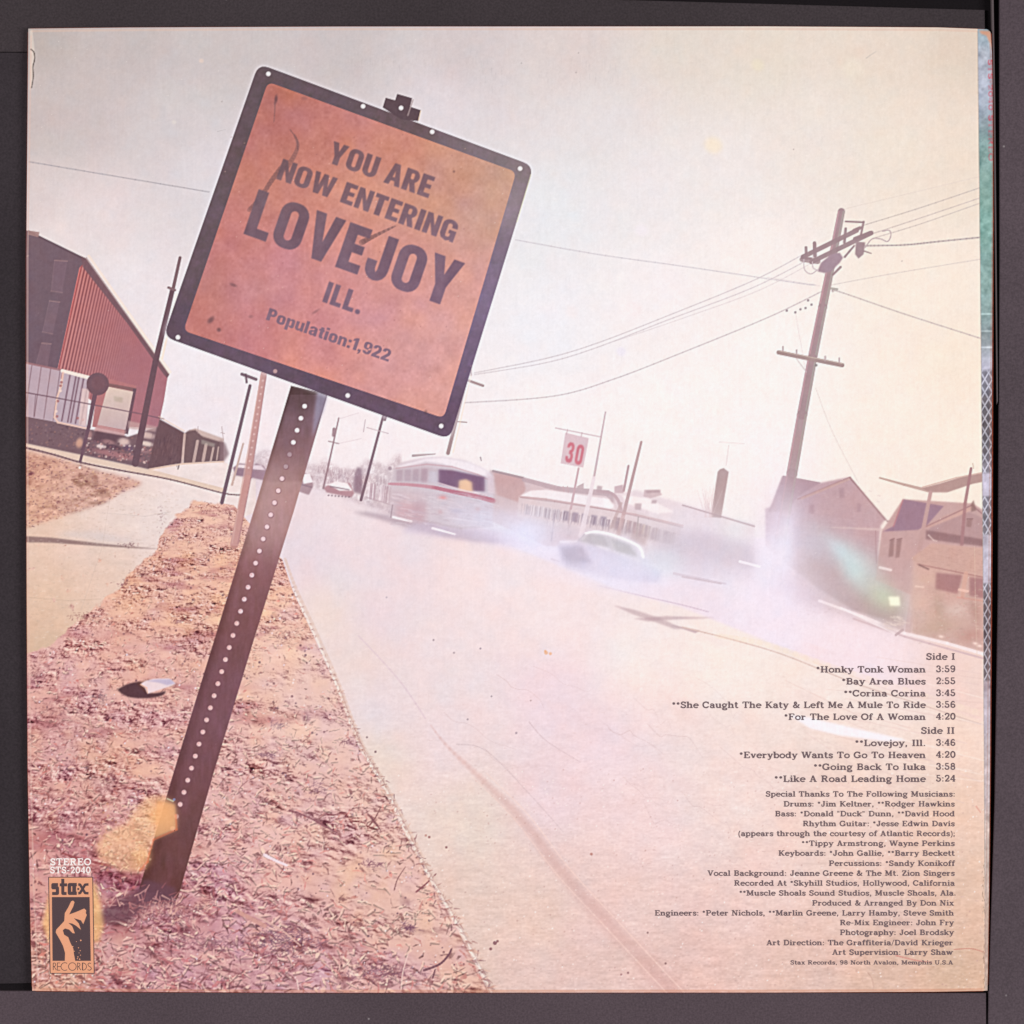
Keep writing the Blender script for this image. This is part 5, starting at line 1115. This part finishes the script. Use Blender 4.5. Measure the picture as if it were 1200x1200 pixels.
F = {
 'a': (.78, [(MID, [(.12, .55)] + el(.34, .48, .22, .16, 150, 0)), (TK, [(.56, .5), (.56, .12)]), (SF, [(.56, .06), (.76, .06)]), (MID, el(.34, .22, .22, .17))]),
 'b': (.84, st_(.2, 0, 1, '', 'l') + [(MID, el(.47, .35, .27, .29))]),
 'c': (.74, [(MID, el(.42, .35, .31, .29, 45, 320)), (.2, [(.62, .52), (.63, .53)])]),
 'd': (.86, st_(.62, 0, 1, 'r', 'l') + [(MID, el(.38, .35, .27, .29))]),
 'e': (.78, [(MID, el(.41, .35, .31, .29, 0, 318)), (TN, [(.12, .38), (.72, .38)])]),
 'f': (.56, st_(.26, 0, .78, 'lr', '') + [(MID, el(.42, .78, .16, .17, 180, 50)), (.16, [(.53, .86), (.54, .86)]), (TN, [(.06, .65), (.5, .65)])]),
 'g': (.82, [(MID, el(.36, .44, .25, .21)), (TN, [(.56, .58), (.78, .66)]), (TN, [(.2, .22), (.16, .1), (.3, .04), (.56, .02)]), (MID, el(.4, -.12, .29, .14))]),
 'h': (.9, st_(.2, 0, 1, 'lr', 'l') + [(TN, [(.22, .48), (.36, .62), (.5, .64)])] + [(TK, [(.5, .62), (.64, .54), (.66, .4)])] + st_(.66, 0, .45, 'lr', '')),
 'i': (.46, st_(.23, 0, .7, 'lr', 'l') + [(.22, [(.22, .9), (.23, .9)])]),
 'j': (.42, [(TK, [(.24, .7), (.24, -.1)]), (SF, [(.06, .64), (.24, .64)]), (MID, el(.1, -.1, .14, .14, 0, -140)), (.22, [(.23, .9), (.24, .9)])]),
 'k': (.86, st_(.2, 0, 1, 'lr', 'l') + dg((.24, .3), (.64, .66), TN) + dg((.38, .42), (.68, .04)) + [(SF, [(.52, .64), (.8, .64)]), (SF, [(.54, .06), (.86, .06)])]),
 'l': (.46, st_(.23, 0, 1, 'lr', 'l')),
 'm': (1.3, st_(.2, 0, .7, 'lr', 'l') + [(TN, [(.22, .48), (.34, .62), (.46, .64)]), (TK, [(.46, .62), (.58, .54), (.62, .4)])] + st_(.62, 0, .45, 'lr', '') + [(TN, [(.64, .48), (.78, .62), (.9, .64)]), (TK, [(.9, .62), (1.02, .54), (1.05, .4)])] + st_(1.05, 0, .45, 'lr', '')),
 'n': (.9, st_(.2, 0, .7, 'lr', 'l') + [(TN, [(.22, .48), (.36, .62), (.5, .64)]), (TK, [(.5, .62), (.63, .54), (.66, .4)])] + st_(.66, 0, .45, 'lr', '')),
 'o': (.82, [(MID, el(.41, .35, .31, .29))]),
 'p': (.86, st_(.2, -.26, .7, 'lr', 'l') + [(MID, el(.46, .35, .27, .29))]),
 'q': (.86, st_(.64, -.26, .7, 'lr', '') + [(MID, el(.38, .35, .27, .29))]),
 'r': (.7, st_(.22, 0, .7, 'lr', 'l') + [(TN, [(.24, .42), (.36, .58), (.5, .62)]), (.2, [(.54, .56), (.56, .55)])]),
 's': (.68, [(MID, [(.58, .52)] + el(.35, .5, .2, .14, 40, 200) + [(.3, .38)] + [(.4, .33)] + el(.36, .2, .2, .15, 40, -160)), (TN, [(.58, .48), (.58, .66)]), (TN, [(.12, .06), (.12, .24)])]),
 't': (.58, [(TK, [(.24, .92), (.24, .2)]), (TN, [(.05, .65), (.5, .65)]), (MID, el(.38, .2, .14, .14, 180, 320))]),
 'u': (.9, st_(.2, .25, .7, '', 'l') + [(TK, [(.2, .3), (.24, .14), (.36, .07)]), (TN, [(.36, .07), (.5, .08), (.62, .22)])] + st_(.66, 0, .7, 'r', 'l')),
 'v': (.82, dg((.17, .68), (.42, .04)) + dg((.66, .68), (.43, .04), TN) + sr(.17, .7, -1, .17) + sr(.66, .7, -1, .15)),
 'w': (1.2, dg((.17, .68), (.37, .04)) + dg((.58, .66), (.39, .04), TN) + dg((.58, .68), (.8, .04)) + dg((1.02, .68), (.81, .04), TN) + sr(.17, .7, -1, .17) + sr(.58, .7, -1, .14) + sr(1.03, .7, -1, .15)),
 'x': (.82, dg((.18, .66), (.64, .04)) + dg((.62, .66), (.18, .04), TN) + sr(.2, .7, -1, .17) + sr(.62, .7, -1, .15) + sr(.18, 0, 1, .15) + sr(.64, 0, 1, .17)),
 'y': (.82, dg((.17, .68), (.44, .04)) + [(TN, [(.68, .68), (.4, -.06), (.28, -.2), (.16, -.2)]), (.18, [(.14, -.16), (.15, -.16)])] + sr(.17, .7, -1, .17) + sr(.68, .7, -1, .15)),
 'z': (.74, dg((.6, .64), (.14, .06)) + [(TN, [(.1, .64), (.62, .64)]), (TN, [(.12, .06), (.64, .06)]), (TN, [(.13, .48), (.13, .66)]), (TN, [(.62, .04), (.62, .22)])]),
 'A': (1.04, dg((.48, .98), (.82, .06), .22) + dg((.48, .98), (.2, .06), TN) + [(TN, [(.3, .33), (.68, .33)])] + sr(.2, 0, 1, .18) + sr(.82, 0, 1, .2)),
 'B': (.98, st_(.26, 0, 1, 'l', 'l') + [(MID, [(.3, .93)] + el(.56, .735, .2, .19, 90, -90) + [(.3, .53)]), (MID, [(.5, .53)] + el(.58, .29, .23, .22, 90, -90) + [(.3, .07)])]),
 'C': (1.0, [(MID + .02, el(.5, .5, .4, .43, 42, 318)), (TN, [(.82, .62), (.82, .96)]), (TN, [(.82, .3), (.84, .2)])]),
 'D': (1.06, st_(.26, 0, 1, 'l', 'l') + [(MID, [(.3, .93)] + el(.5, .5, .42, .43, 80, -80) + [(.3, .07)])]),
 'E': (.96, st_(.26, 0, 1, 'l', 'l') + [(TN, [(.26, .94), (.8, .94)]), (TN, [(.26, .06), (.84, .06)]), (TN, [(.26, .52), (.58, .52)]), (TN, [(.79, .94), (.79, .72)]), (TN, [(.83, .06), (.83, .3)]), (TN, [(.59, .4), (.59, .64)])]),
 'F': (.92, st_(.26, 0, 1, 'lr', 'l') + [(TN, [(.26, .94), (.8, .94)]), (TN, [(.26, .52), (.58, .52)]), (TN, [(.79, .94), (.79, .7)]), (TN, [(.59, .4), (.59, .64)])]),
 'G': (1.08, [(MID + .02, el(.5, .5, .4, .43, 42, 330)), (TN, [(.82, .62), (.82, .96)]), (TK, [(.84, .06), (.84, .42)]), (SF, [(.62, .42), (1.0, .42)])]),
 'H': (1.12, st_(.26, 0, 1) + st_(.84, 0, 1) + [(TN, [(.26, .51), (.84, .51)])]),
 'I': (.56, st_(.28, 0, 1)),
 'J': (.8, st_(.52, .25, 1, '', 'lr') + [(MID, el(.32, .26, .2, .2, 0, -150)), (.2, [(.16, .3), (.17, .3)])]),
 'K': (1.08, st_(.26, 0, 1) + dg((.3, .4), (.82, .94), TN) + dg((.46, .56), (.86, .06)) + sr(.84, 1, -1, .17) + sr(.88, 0, 1, .18)),
 'L': (.92, st_(.26, 0, 1, 'l', 'lr') + [(TN, [(.26, .06), (.82, .06)]), (TN, [(.81, .06), (.81, .34)])]),
 'M': (1.3, st_(.22, 0, 1, 'lr', 'l', TN) + dg((.28, .98), (.62, .12)) + dg((.98, .98), (.64, .12), TN) + st_(1.02, 0, 1, 'lr', 'r')),
 'N': (1.12, st_(.22, 0, 1, 'lr', 'l', TN) + dg((.24, .98), (.84, .04)) + st_(.86, 0, 1, '', 'lr', TN)),
 'O': (1.06, [(MID + .02, el(.53, .5, .42, .43))]),
 'P': (.96, st_(.26, 0, 1, 'lr', 'l') + [(MID, [(.3, .93)] + el(.56, .7, .25, .23, 90, -90) + [(.3, .47)])]),
 'R': (1.06, st_(.26, 0, 1, 'lr', 'l') + [(MID, [(.3, .93)] + el(.56, .725, .23, .2, 90, -90) + [(.3, .52)])] + dg((.54, .5), (.8, .1)) + [(SF, [(.76, .06), (1.0, .06)])]),
 'S': (.86, [(MID + .01, [(.7, .7)] + el(.42, .72, .26, .21, 30, 200) + [(.36, .54), (.54, .47)] + el(.43, .28, .28, .22, 35, -160)), (TN, [(.71, .68), (.71, .96)]), (TN, [(.13, .04), (.13, .34)])]),
 'T': (.98, st_(.49, 0, 1, 'lr', '') + [(TN, [(.1, .94), (.88, .94)]), (TN, [(.11, .94), (.11, .68)]), (TN, [(.87, .94), (.87, .68)])]),
 'U': (1.08, st_(.24, .35, 1, '', 'lr') + [(MID, el(.53, .36, .29, .3, 180, 360))] + st_(.83, .35, 1, '', 'lr', TN)),
 'V': (1.02, dg((.2, .96), (.52, .04), .22) + dg((.84, .96), (.53, .04), TN) + sr(.2, 1, -1) + sr(.84, 1, -1, .17)),
 'W': (1.42, dg((.18, .96), (.44, .04)) + dg((.72, .94), (.46, .04), TN) + dg((.7, .96), (.98, .04)) + dg((1.26, .96), (.99, .04), TN) + sr(.19, 1, -1) + sr(.71, 1, -1, .16) + sr(1.26, 1, -1, .16)),
 'X': (1.0, dg((.2, .94), (.8, .06)) + dg((.78, .94), (.2, .06), TN) + sr(.22, 1, -1) + sr(.78, 1, -1) + sr(.2, 0) + sr(.8, 0)),
 'Y': (1.0, dg((.2, .96), (.5, .46)) + dg((.82, .96), (.52, .46), TN) + st_(.5, 0, .5, 'lr', '') + sr(.2, 1, -1) + sr(.82, 1, -1)),
 'Z': (.9, dg((.74, .92), (.16, .08)) + [(TN, [(.14, .94), (.76, .94)]), (TN, [(.14, .06), (.8, .06)]), (TN, [(.15, .94), (.15, .7)]), (TN, [(.79, .06), (.79, .3)])]),
 '0': (.84, [(MID + .02, el(.42, .5, .29, .43))]), '1': (.6, st_(.32, 0, 1, 'lr', 'l')),
 '2': (.84, [(MID, el(.42, .7, .26, .23, 170, -20) + [(.5, .4), (.2, .1)]), (.16, [(.14, .08), (.7, .08)]), (TN, [(.7, .06), (.7, .24)]), (.2, [(.2, .72), (.21, .72)])]),
 '3': (.84, [(MID, el(.4, .73, .24, .2, 160, -80)), (MID, el(.4, .29, .28, .23, 85, -165)), (.2, [(.2, .76), (.2, .77)]), (.2, [(.17, .25), (.17, .26)])]),
 '4': (.84, [(TK, [(.56, .06), (.56, .98)]), (TN, [(.54, .96), (.1, .3), (.78, .3)]), (SF, [(.38, .06), (.74, .06)])]),
 '5': (.84, [(MID, el(.4, .31, .28, .25, 120, -165)), (TN, [(.24, .5), (.2, .94)]), (.16, [(.2, .92), (.64, .92)]), (.2, [(.17, .25), (.17, .26)])]),
 '6': (.84, [(MID, el(.43, .3, .27, .24)), (MID, el(.48, .5, .32, .43, 190, 70)), (.18, [(.62, .82), (.63, .82)])]),
 '8': (.84, [(MID, el(.42, .73, .22, .2)), (MID, el(.42, .29, .27, .23))]),
 '9': (.84, [(MID, el(.41, .7, .27, .24)), (MID, el(.36, .5, .32, .43, 10, -110)), (.18, [(.22, .18), (.23, .18)])]),
 ':': (.4, [(.2, [(.2, .1), (.21, .1)]), (.2, [(.2, .56), (.21, .56)])]), ';': (.4, [(.2, [(.2, .1), (.21, .1)]), (TN, [(.22, .08), (.14, -.16)]), (.2, [(.2, .56), (.21, .56)])]),
 '.': (.4, [(.21, [(.2, .1), (.21, .1)])]), ',': (.4, [(.21, [(.2, .1), (.21, .1)]), (TN, [(.24, .08), (.14, -.16)])]),
 '*': (.6, [(.18, [(.12, .7), (.48, .7)]), (.18, [(.21, .86), (.39, .54)]), (.18, [(.39, .86), (.21, .54)])]),
 '"': (.5, [(.12, [(.14, .98), (.14, .68)]), (.12, [(.34, .98), (.34, .68)])]),
 '(': (.46, [(.13, el(.62, .36, .5, .74, 125, 235))]), ')': (.46, [(.13, el(-.16, .36, .5, .74, 55, -55))]),
 '-': (.56, [(.14, [(.08, .4), (.46, .4)])]), '/': (.52, [(.1, [(.06, -.04), (.46, 1.02)])]),
 '&': (1.04, [(MID, [(.9, .5), (.78, .28), (.56, .1), (.34, .06), (.16, .2), (.22, .4), (.46, .54), (.58, .72), (.5, .92), (.36, .92), (.28, .76), (.4, .54), (.62, .26), (.86, .06)]), (SF, [(.74, .52), (1.0, .52)]), (SF, [(.8, .06), (1.0, .06)])]),
}
_glyph = {}
def stroke_polys(strokes):
    out = []
    for wd, pts in strokes:
        r = wd / 2
        for i in range(len(pts) - 1):
            a = Vector(pts[i]); b = Vector(pts[i + 1]); d = (b - a)
            if d.length < 1e-6: continue
            d.normalize(); n_ = Vector((-d.y, d.x)) * r
            short = (b - a).length < .03
            if not short: out.append([(a + n_)[:], (a - n_)[:], (b - n_)[:], (b + n_)[:]])
            if i > 0 or short:
                out.append([(a.x + r * math.cos(k * math.pi / 4 + .2), a.y + r * math.sin(k * math.pi / 4 + .2)) for k in range(8)])
    return out
def triangulate(polys):
    vs, fs = [], []
    for p in polys:
        ar = sum(p[i][0] * p[(i + 1) % len(p)][1] - p[(i + 1) % len(p)][0] * p[i][1] for i in range(len(p)))
        if ar < 0: p = p[::-1]
        fs.append(list(range(len(vs), len(vs) + len(p)))); vs += [Vector(q) for q in p]
    vs = [Vector((q.x + random.uniform(-2e-4, 2e-4), q.y + random.uniform(-2e-4, 2e-4))) for q in vs]
    ov, oe, of, _, _, orig = delaunay_2d_cdt(vs, [], fs, 0, 1e-7)
    keep = [f for f, o in zip(of, orig) if len(o)]
    return [tuple(v) for v in ov], keep
def glyph(c):
    if c not in _glyph:
        _glyph[c] = triangulate(stroke_polys(F[c][1]))
    return _glyph[c]
def text_width(t, sp_=.5): return sum(F[c][0] if c != ' ' else sp_ for c in t)
INK_Z = TOP + 0.06 * MM
def wz(x, y, z): q = W(x, y); return (q[0], q[1], z)
def text_mesh(name, text, x0, x1, base, cap, mat, parent, z=INK_Z, fmap=None):
    wd = text_width(text); sx = (x1 - x0) / wd; vs, fs = [], []; x = 0.0
    for c in text:
        if c == ' ': x += .5; continue
        gv, gf = glyph(c); o = len(vs)
        for vx, vy in gv:
            px_, py_ = x0 + (x + vx) * sx, base - vy * cap
            if fmap: px_, py_ = fmap(px_, py_)
            vs.append(wz(px_, py_, z))
        for f in gf: fs.append([i + o for i in f])
        x += F[c][0]
    o = link(name, vs, fs, mat, parent)
    return o
def stroke_mesh(name, strokes, mat, parent, z):
    v, f = triangulate(stroke_polys(strokes)); return link(name, [wz(x, y, z) for x, y in v], [list(reversed(q)) for q in f], mat, parent)
def poly_mesh(name, polys, mat, parent, z, holes=()):
    v, f = triangulate(polys); return link(name, [wz(x, y, z) for x, y in v], [list(reversed(q)) for q in f], mat, parent)

# spine number, printed red (runs down the strip, partly lost round the edge)
SPT = part('spine_lettering', SPINE)
xpos = 0.0; spine_txt = 'STS-2040 STEREO'; tw = text_width(spine_txt)
for c in spine_txt:
    if c != ' ':
        for p in stroke_polys(F[c][1]):
            poly([(1158.3 + vy * 5.6, 68 + (xpos + vx) / tw * 121) for vx, vy in p], (204, 88, 104), .42, SPT, .45)
    xpos += F[c][0] if c != ' ' else .5

# ----------------------------------------------------------------- film grain, screen, softness over the whole print
IMG = blur_arr(IMG, .4)
IMG = IMG + .7 * (IMG - blur_arr(IMG, 1.5))
IMG = IMG + np.clip(IMG - 212, 0, 40) * .15 * np.array([1.1, 1.0, 1.0], np.float32)
lum = IMG.mean(2, keepdims=True)
IMG[..., 1] -= 1.0
g1 = noise(1.6, 91) * 1.6 + noise(3.2, 92) * 1.1 + noise(9, 93, octaves=2) * .9
IMG = IMG + g1[..., None]
IMG = IMG + (noise(12, 94, octaves=3) * .8)[..., None] * np.array([1, -.2, -1]) + (noise(28, 95, octaves=2) * .9)[..., None] * np.array([-.4, .5, .3])
IMG = IMG + (noise(1.3, 96, ax=1, ay=14) * .9)[..., None]
for i in range(420):
    x = int(random.uniform(40, 1150)); y = int(random.uniform(40, 1155)); IMG[y, x] = IMG[y, x] + (np.array([250, 238, 230]) - IMG[y, x]) * (.5 if IMG[y, x].mean() > 150 else .12)
IMG = np.clip(IMG, 0, 252)

# ----------------------------------------------------------------- cut the print into meshes
mp = bpy.data.materials.new('offset_print'); mp.use_nodes = True
nt = mp.node_tree; b = nt.nodes['Principled BSDF']; b.inputs['Roughness'].default_value = .55; b.inputs['Specular IOR Level'].default_value = .12
at = nt.nodes.new('ShaderNodeVertexColor'); at.layer_name = 'ink'
tc = nt.nodes.new('ShaderNodeTexCoord'); nz = nt.nodes.new('ShaderNodeTexNoise'); nz.inputs['Scale'].default_value = 3000; nz.inputs['Detail'].default_value = 2
nt.links.new(tc.outputs['Object'], nz.inputs['Vector'])
mr = nt.nodes.new('ShaderNodeMapRange'); mr.inputs['From Min'].default_value = .3; mr.inputs['From Max'].default_value = .7; mr.inputs['To Min'].default_value = .985; mr.inputs['To Max'].default_value = 1.015
nt.links.new(nz.outputs['Fac'], mr.inputs['Value'])
sc_ = nt.nodes.new('ShaderNodeVectorMath'); sc_.operation = 'SCALE'
nt.links.new(at.outputs['Color'], sc_.inputs[0]); nt.links.new(mr.outputs['Result'], sc_.inputs['Scale']); nt.links.new(sc_.outputs['Vector'], b.inputs['Base Color'])

X0, X1, Y0, Y1 = 31, 1163, 31, 1163          # canvas window that the sleeve face covers
gy, gx = np.mgrid[Y0:Y1 + 1, X0:X1 + 1].astype(float)
fl_ = np.clip(1 - (gx - X0) / 60, 0, 1); fr_ = np.clip(1 - (X1 - gx) / 12, 0, 1); ft_ = np.clip(1 - (gy - Y0) / 60, 0, 1); fb_ = np.clip(1 - (Y1 - gy) / 60, 0, 1)
wxp = gx + (XL(gy) - X0) * fl_ + (XR(gy) - X1) * fr_
wyp = gy + (YT(gx) - Y0) * ft_ + (YB(gx) - Y1) * fb_
rad = 9.0                                      # the fold side has a rounded upper corner
cxr, cyr = 1162 - rad, 33.5 + rad
dxr, dyr = wxp - cxr, wyp - cyr; rr_ = np.hypot(dxr, dyr); mk = (dxr > 0) & (dyr < 0) & (rr_ > rad)
sq = np.maximum(np.abs(dxr), np.abs(dyr)) / np.maximum(rr_, 1e-6)
wxp = np.where(mk, cxr + dxr * rad / np.maximum(rr_, 1e-6) , wxp); wyp = np.where(mk, cyr + dyr * rad / np.maximum(rr_, 1e-6), wyp)
PXX = (wxp - 600) * PX; PYY = (600 - wyp) * PX
COLR = lin(IMG[Y0:Y1 + 1, X0:X1 + 1]) / E_GAIN
ids = IDM[Y0:Y1, X0:X1]
H_, W_ = gy.shape
made = {}
def build_part(i):
    name, par, label = PARTS[i]
    cy, cx = np.nonzero(ids == i)
    if len(cy) < 2: return None
    v00 = cy * W_ + cx
    quads = np.stack([v00 + W_, v00 + W_ + 1, v00 + 1, v00], 1)
    uniq, inv = np.unique(quads.ravel(), return_inverse=True)
    me = bpy.data.meshes.new(name)
    nq = len(quads); me.vertices.add(len(uniq)); me.loops.add(nq * 4); me.polygons.add(nq)
    co = np.empty((len(uniq), 3), np.float32); co[:, 0] = PXX.ravel()[uniq]; co[:, 1] = PYY.ravel()[uniq]; co[:, 2] = TOP
    me.vertices.foreach_set('co', co.ravel()); me.loops.foreach_set('vertex_index', inv.astype(np.int32).ravel())
    me.polygons.foreach_set('loop_start', np.arange(0, nq * 4, 4, dtype=np.int32))
    a = me.color_attributes.new('ink', 'FLOAT_COLOR', 'POINT')
    cc = np.ones((len(uniq), 4), np.float32); cc[:, :3] = COLR.reshape(-1, 3)[uniq]
    a.data.foreach_set('color', cc.ravel()); me.update(calc_edges=True); me.materials.append(mp)
    o = bpy.data.objects.new(name, me); COL.objects.link(o)
    o.parent = sleeve if par < 0 or made.get(par) is None else made[par]
    if label: o['label'] = label
    return o
for i in range(len(PARTS)): made[i] = build_part(i)

# ================================================================= overprinted type and logo
m_ink = mat_flat('type_ink', (112, 93, 98), .6, .1, .12, 5000)
m_white = mat_flat('white_ink', (252, 240, 236), .6, .1, .03, 5000)
m_org = mat_flat('orange_ink', (236, 166, 130), .6, .1, .04, 4000)
m_blk = mat_flat('logo_black', (86, 68, 72), .6, .1, .08, 4000)
TR = [('*Honky Tonk Woman', '3:59', 956, 788.2), ('*Bay Area Blues', '2:55', 986, 802.2), ('**Corina Corina', '3:45', 988.5, 816.2), ('**She Caught The Katy & Left Me A Mule To Ride', '3:56', 787, 829.8),
      ('*For The Love Of A Woman', '4:20', 918.5, 843.8), ('**Lovejoy, Ill.', '3:46', 1001.5, 874.4), ('*Everybody Wants To Go To Heaven', '4:20', 866, 888.5), ('**Going Back To Iuka', '3:58', 953, 902.4), ('**Like A Road Leading Home', '5:24', 907, 916.4)]
text_mesh('side_heading', 'Side I', 1085, 1119.5, 773.3, 7.9, m_ink, sleeve); text_mesh('side_heading', 'Side II', 1079, 1119, 860, 7.9, m_ink, sleeve)
for t, tm, xl, yb in TR:
    o = text_mesh('track_title', t, xl, 1085, yb, 7.7, m_ink, sleeve)
    text_mesh('track_time', tm, 1096.5, 1120, yb - .4, 8.0, m_ink, o)
CR = [('Special Thanks To The Following Musicians:', 897, 1119.5, 933.6), ('Drums: *Jim Keltner, **Rodger Hawkins', 918, 1119, 945.2), ('Bass: *Donald "Duck" Dunn, **David Hood', 908, 1119, 956.7), ('Rhythm Guitar: *Jesse Edwin Davis', 940.5, 1119, 968.3),
      ('(appears through the courtesy of Atlantic Records);', 865, 1119.5, 979.9), ('**Tippy Armstrong, Wayne Perkins', 939, 1119, 991.4), ('Keyboards: *John Gallie, **Barry Beckett', 912, 1119, 1002.9), ('Percussions: *Sandy Konikoff', 971, 1119, 1014.8),
      ('Vocal Background: Jeanne Greene & The Mt. Zion Singers', 829, 1119, 1026.4), ('Recorded At *Skyhill Studios, Hollywood, California', 860, 1119, 1038), ('**Muscle Shoals Sound Studios, Muscle Shoals, Ala.', 866, 1120.5, 1049.6), ('Produced & Arranged By Don Nix', 951.5, 1118, 1061.3),
      ('Engineers: *Peter Nichols, **Marlin Greene, Larry Hamby, Steve Smith', 767, 1118, 1073), ('Re-Mix Engineer: John Fry', 984, 1118, 1084.3), ('Photography: Joel Brodsky', 984, 1118, 1095.8), ('Art Direction: The Graffiteria/David Krieger', 898, 1117, 1107.8), ('Art Supervision: Larry Shaw', 975, 1117, 1119)]
for t, xl, xr, yb in CR: text_mesh('credit_line', t, xl, xr, yb, 6.5, m_ink, sleeve)
text_mesh('address_line', 'Stax Records, 98 North Avalon, Memphis U.S.A', 926, 1117, 1130.3, 5.0, m_ink, sleeve)
text_mesh('catalogue_line', 'STEREO', 58.5, 107, 1014, 8.2, m_white, sleeve); text_mesh('catalogue_line', 'STS-2040', 58.5, 106.5, 1023.4, 7.8, m_white, sleeve)

# label logo: orange plate, black panel with a snapping hand, chunky name, thin deco word below
def lg(x, y): return (40 + x / 7.5, 990 + y / 7.5)
logo = poly_mesh('label_logo', [[(57, 1028), (108.6, 1028), (110.4, 1140.6), (58.8, 1140.6)]], m_org, sleeve, TOP + .03 * MM)
logo['label'] = 'small orange record label logo with a snapping hand'
frame = [(.9, [(57, 1028), (108.6, 1028), (110.4, 1140.6), (58.8, 1140.6), (57, 1028), (58, 1028)])]
stroke_mesh('logo_outline', frame, m_blk, logo, TOP + .05 * MM)
poly_mesh('logo_panel', [[(60.8, 1051.2), (105, 1051.2), (106.4, 1126), (61.6, 1126)]], m_blk, logo, TOP + .05 * MM)
hand = [(270, 1022), (272, 950), (255, 890), (230, 840), (190, 770), (195, 745), (265, 670), (270, 600), (300, 550), (325, 497), (342, 490), (355, 503), (345, 540), (308, 612), (370, 590), (440, 560), (458, 575), (454, 600), (463, 616), (432, 697), (412, 664), (385, 655), (350, 645), (392, 690), (412, 747), (370, 712), (335, 692), (300, 686), (335, 715), (358, 778), (338, 776), (308, 745), (272, 735), (252, 750), (264, 790), (300, 812), (318, 860), (345, 915), (350, 960), (362, 1022)]
poly_mesh('logo_hand', [[lg(*p) for p in hand]], m_org, logo, TOP + .07 * MM)
sk = []
for (x, y, r) in ((410, 840, 8), (390, 905, 5), (405, 930, 5), (395, 950, 4), (408, 970, 5), (385, 985, 6), (400, 1005, 7), (380, 1000, 5), (372, 850, 4), (340, 895, 6), (352, 935, 5)):
    sk.append([lg(x + r * math.cos(k), y + r * math.sin(k)) for k in (0, 1.3, 2.4, 3.8, 5)])
poly_mesh('logo_speckle', sk, m_org, logo, TOP + .07 * MM)
def ls(*p): return [lg(*q) for q in p]
chunk = [(3.7, ls((210, 350), (165, 350), (165, 378), (205, 378), (205, 428), (158, 428))), (3.6, ls((252, 298), (252, 428), (285, 428))), (3.6, ls((225, 352), (290, 352))),
         (4.0, ls((375, 350), (310, 350), (310, 426), (375, 426))), (4.4, ls((352, 345), (352, 432))), (3.0, ls((388, 348), (404, 350), (448, 424), (478, 426))), (3.0, ls((388, 426), (404, 424), (448, 350), (478, 348))), (2.4, ls((380, 388), (396, 388))), (3.0, ls((415, 388), (440, 388)))]
stroke_mesh('logo_lettering', chunk, m_blk, logo, TOP + .05 * MM)
def circ(cx, cy, r, a0=0, a1=360): return [lg(cx + r * math.cos(math.radians(a0 + (a1 - a0) * k / 16)), cy + r * math.sin(math.radians(a0 + (a1 - a0) * k / 16))) for k in range(17)]
thin = .75
deco = [(thin, ls((168, 1102), (168, 1038))), (thin, ls((168, 1038), (185, 1040), (190, 1055), (182, 1068), (168, 1070))), (thin, ls((176, 1070), (196, 1102))), (thin, ls((228, 1038), (204, 1038), (204, 1102), (230, 1102))), (thin, ls((204, 1070), (236, 1070))),
        (thin, circ(270, 1070, 34, 55, 305)), (thin, circ(336, 1070, 34)), (thin, ls((382, 1102), (382, 1038), (400, 1042), (404, 1056), (394, 1070), (382, 1070))), (thin, ls((390, 1070), (412, 1102))), (thin, ls((424, 1102), (424, 1038)) + circ(428, 1070, 32, -90, 90)[::-1] + ls((424, 1102))),
        (thin, ls((500, 1044), (484, 1038), (472, 1050), (480, 1066), (498, 1076), (504, 1090), (490, 1103), (470, 1098)))]
stroke_mesh('logo_lettering', deco, m_blk, logo, TOP + .05 * MM)
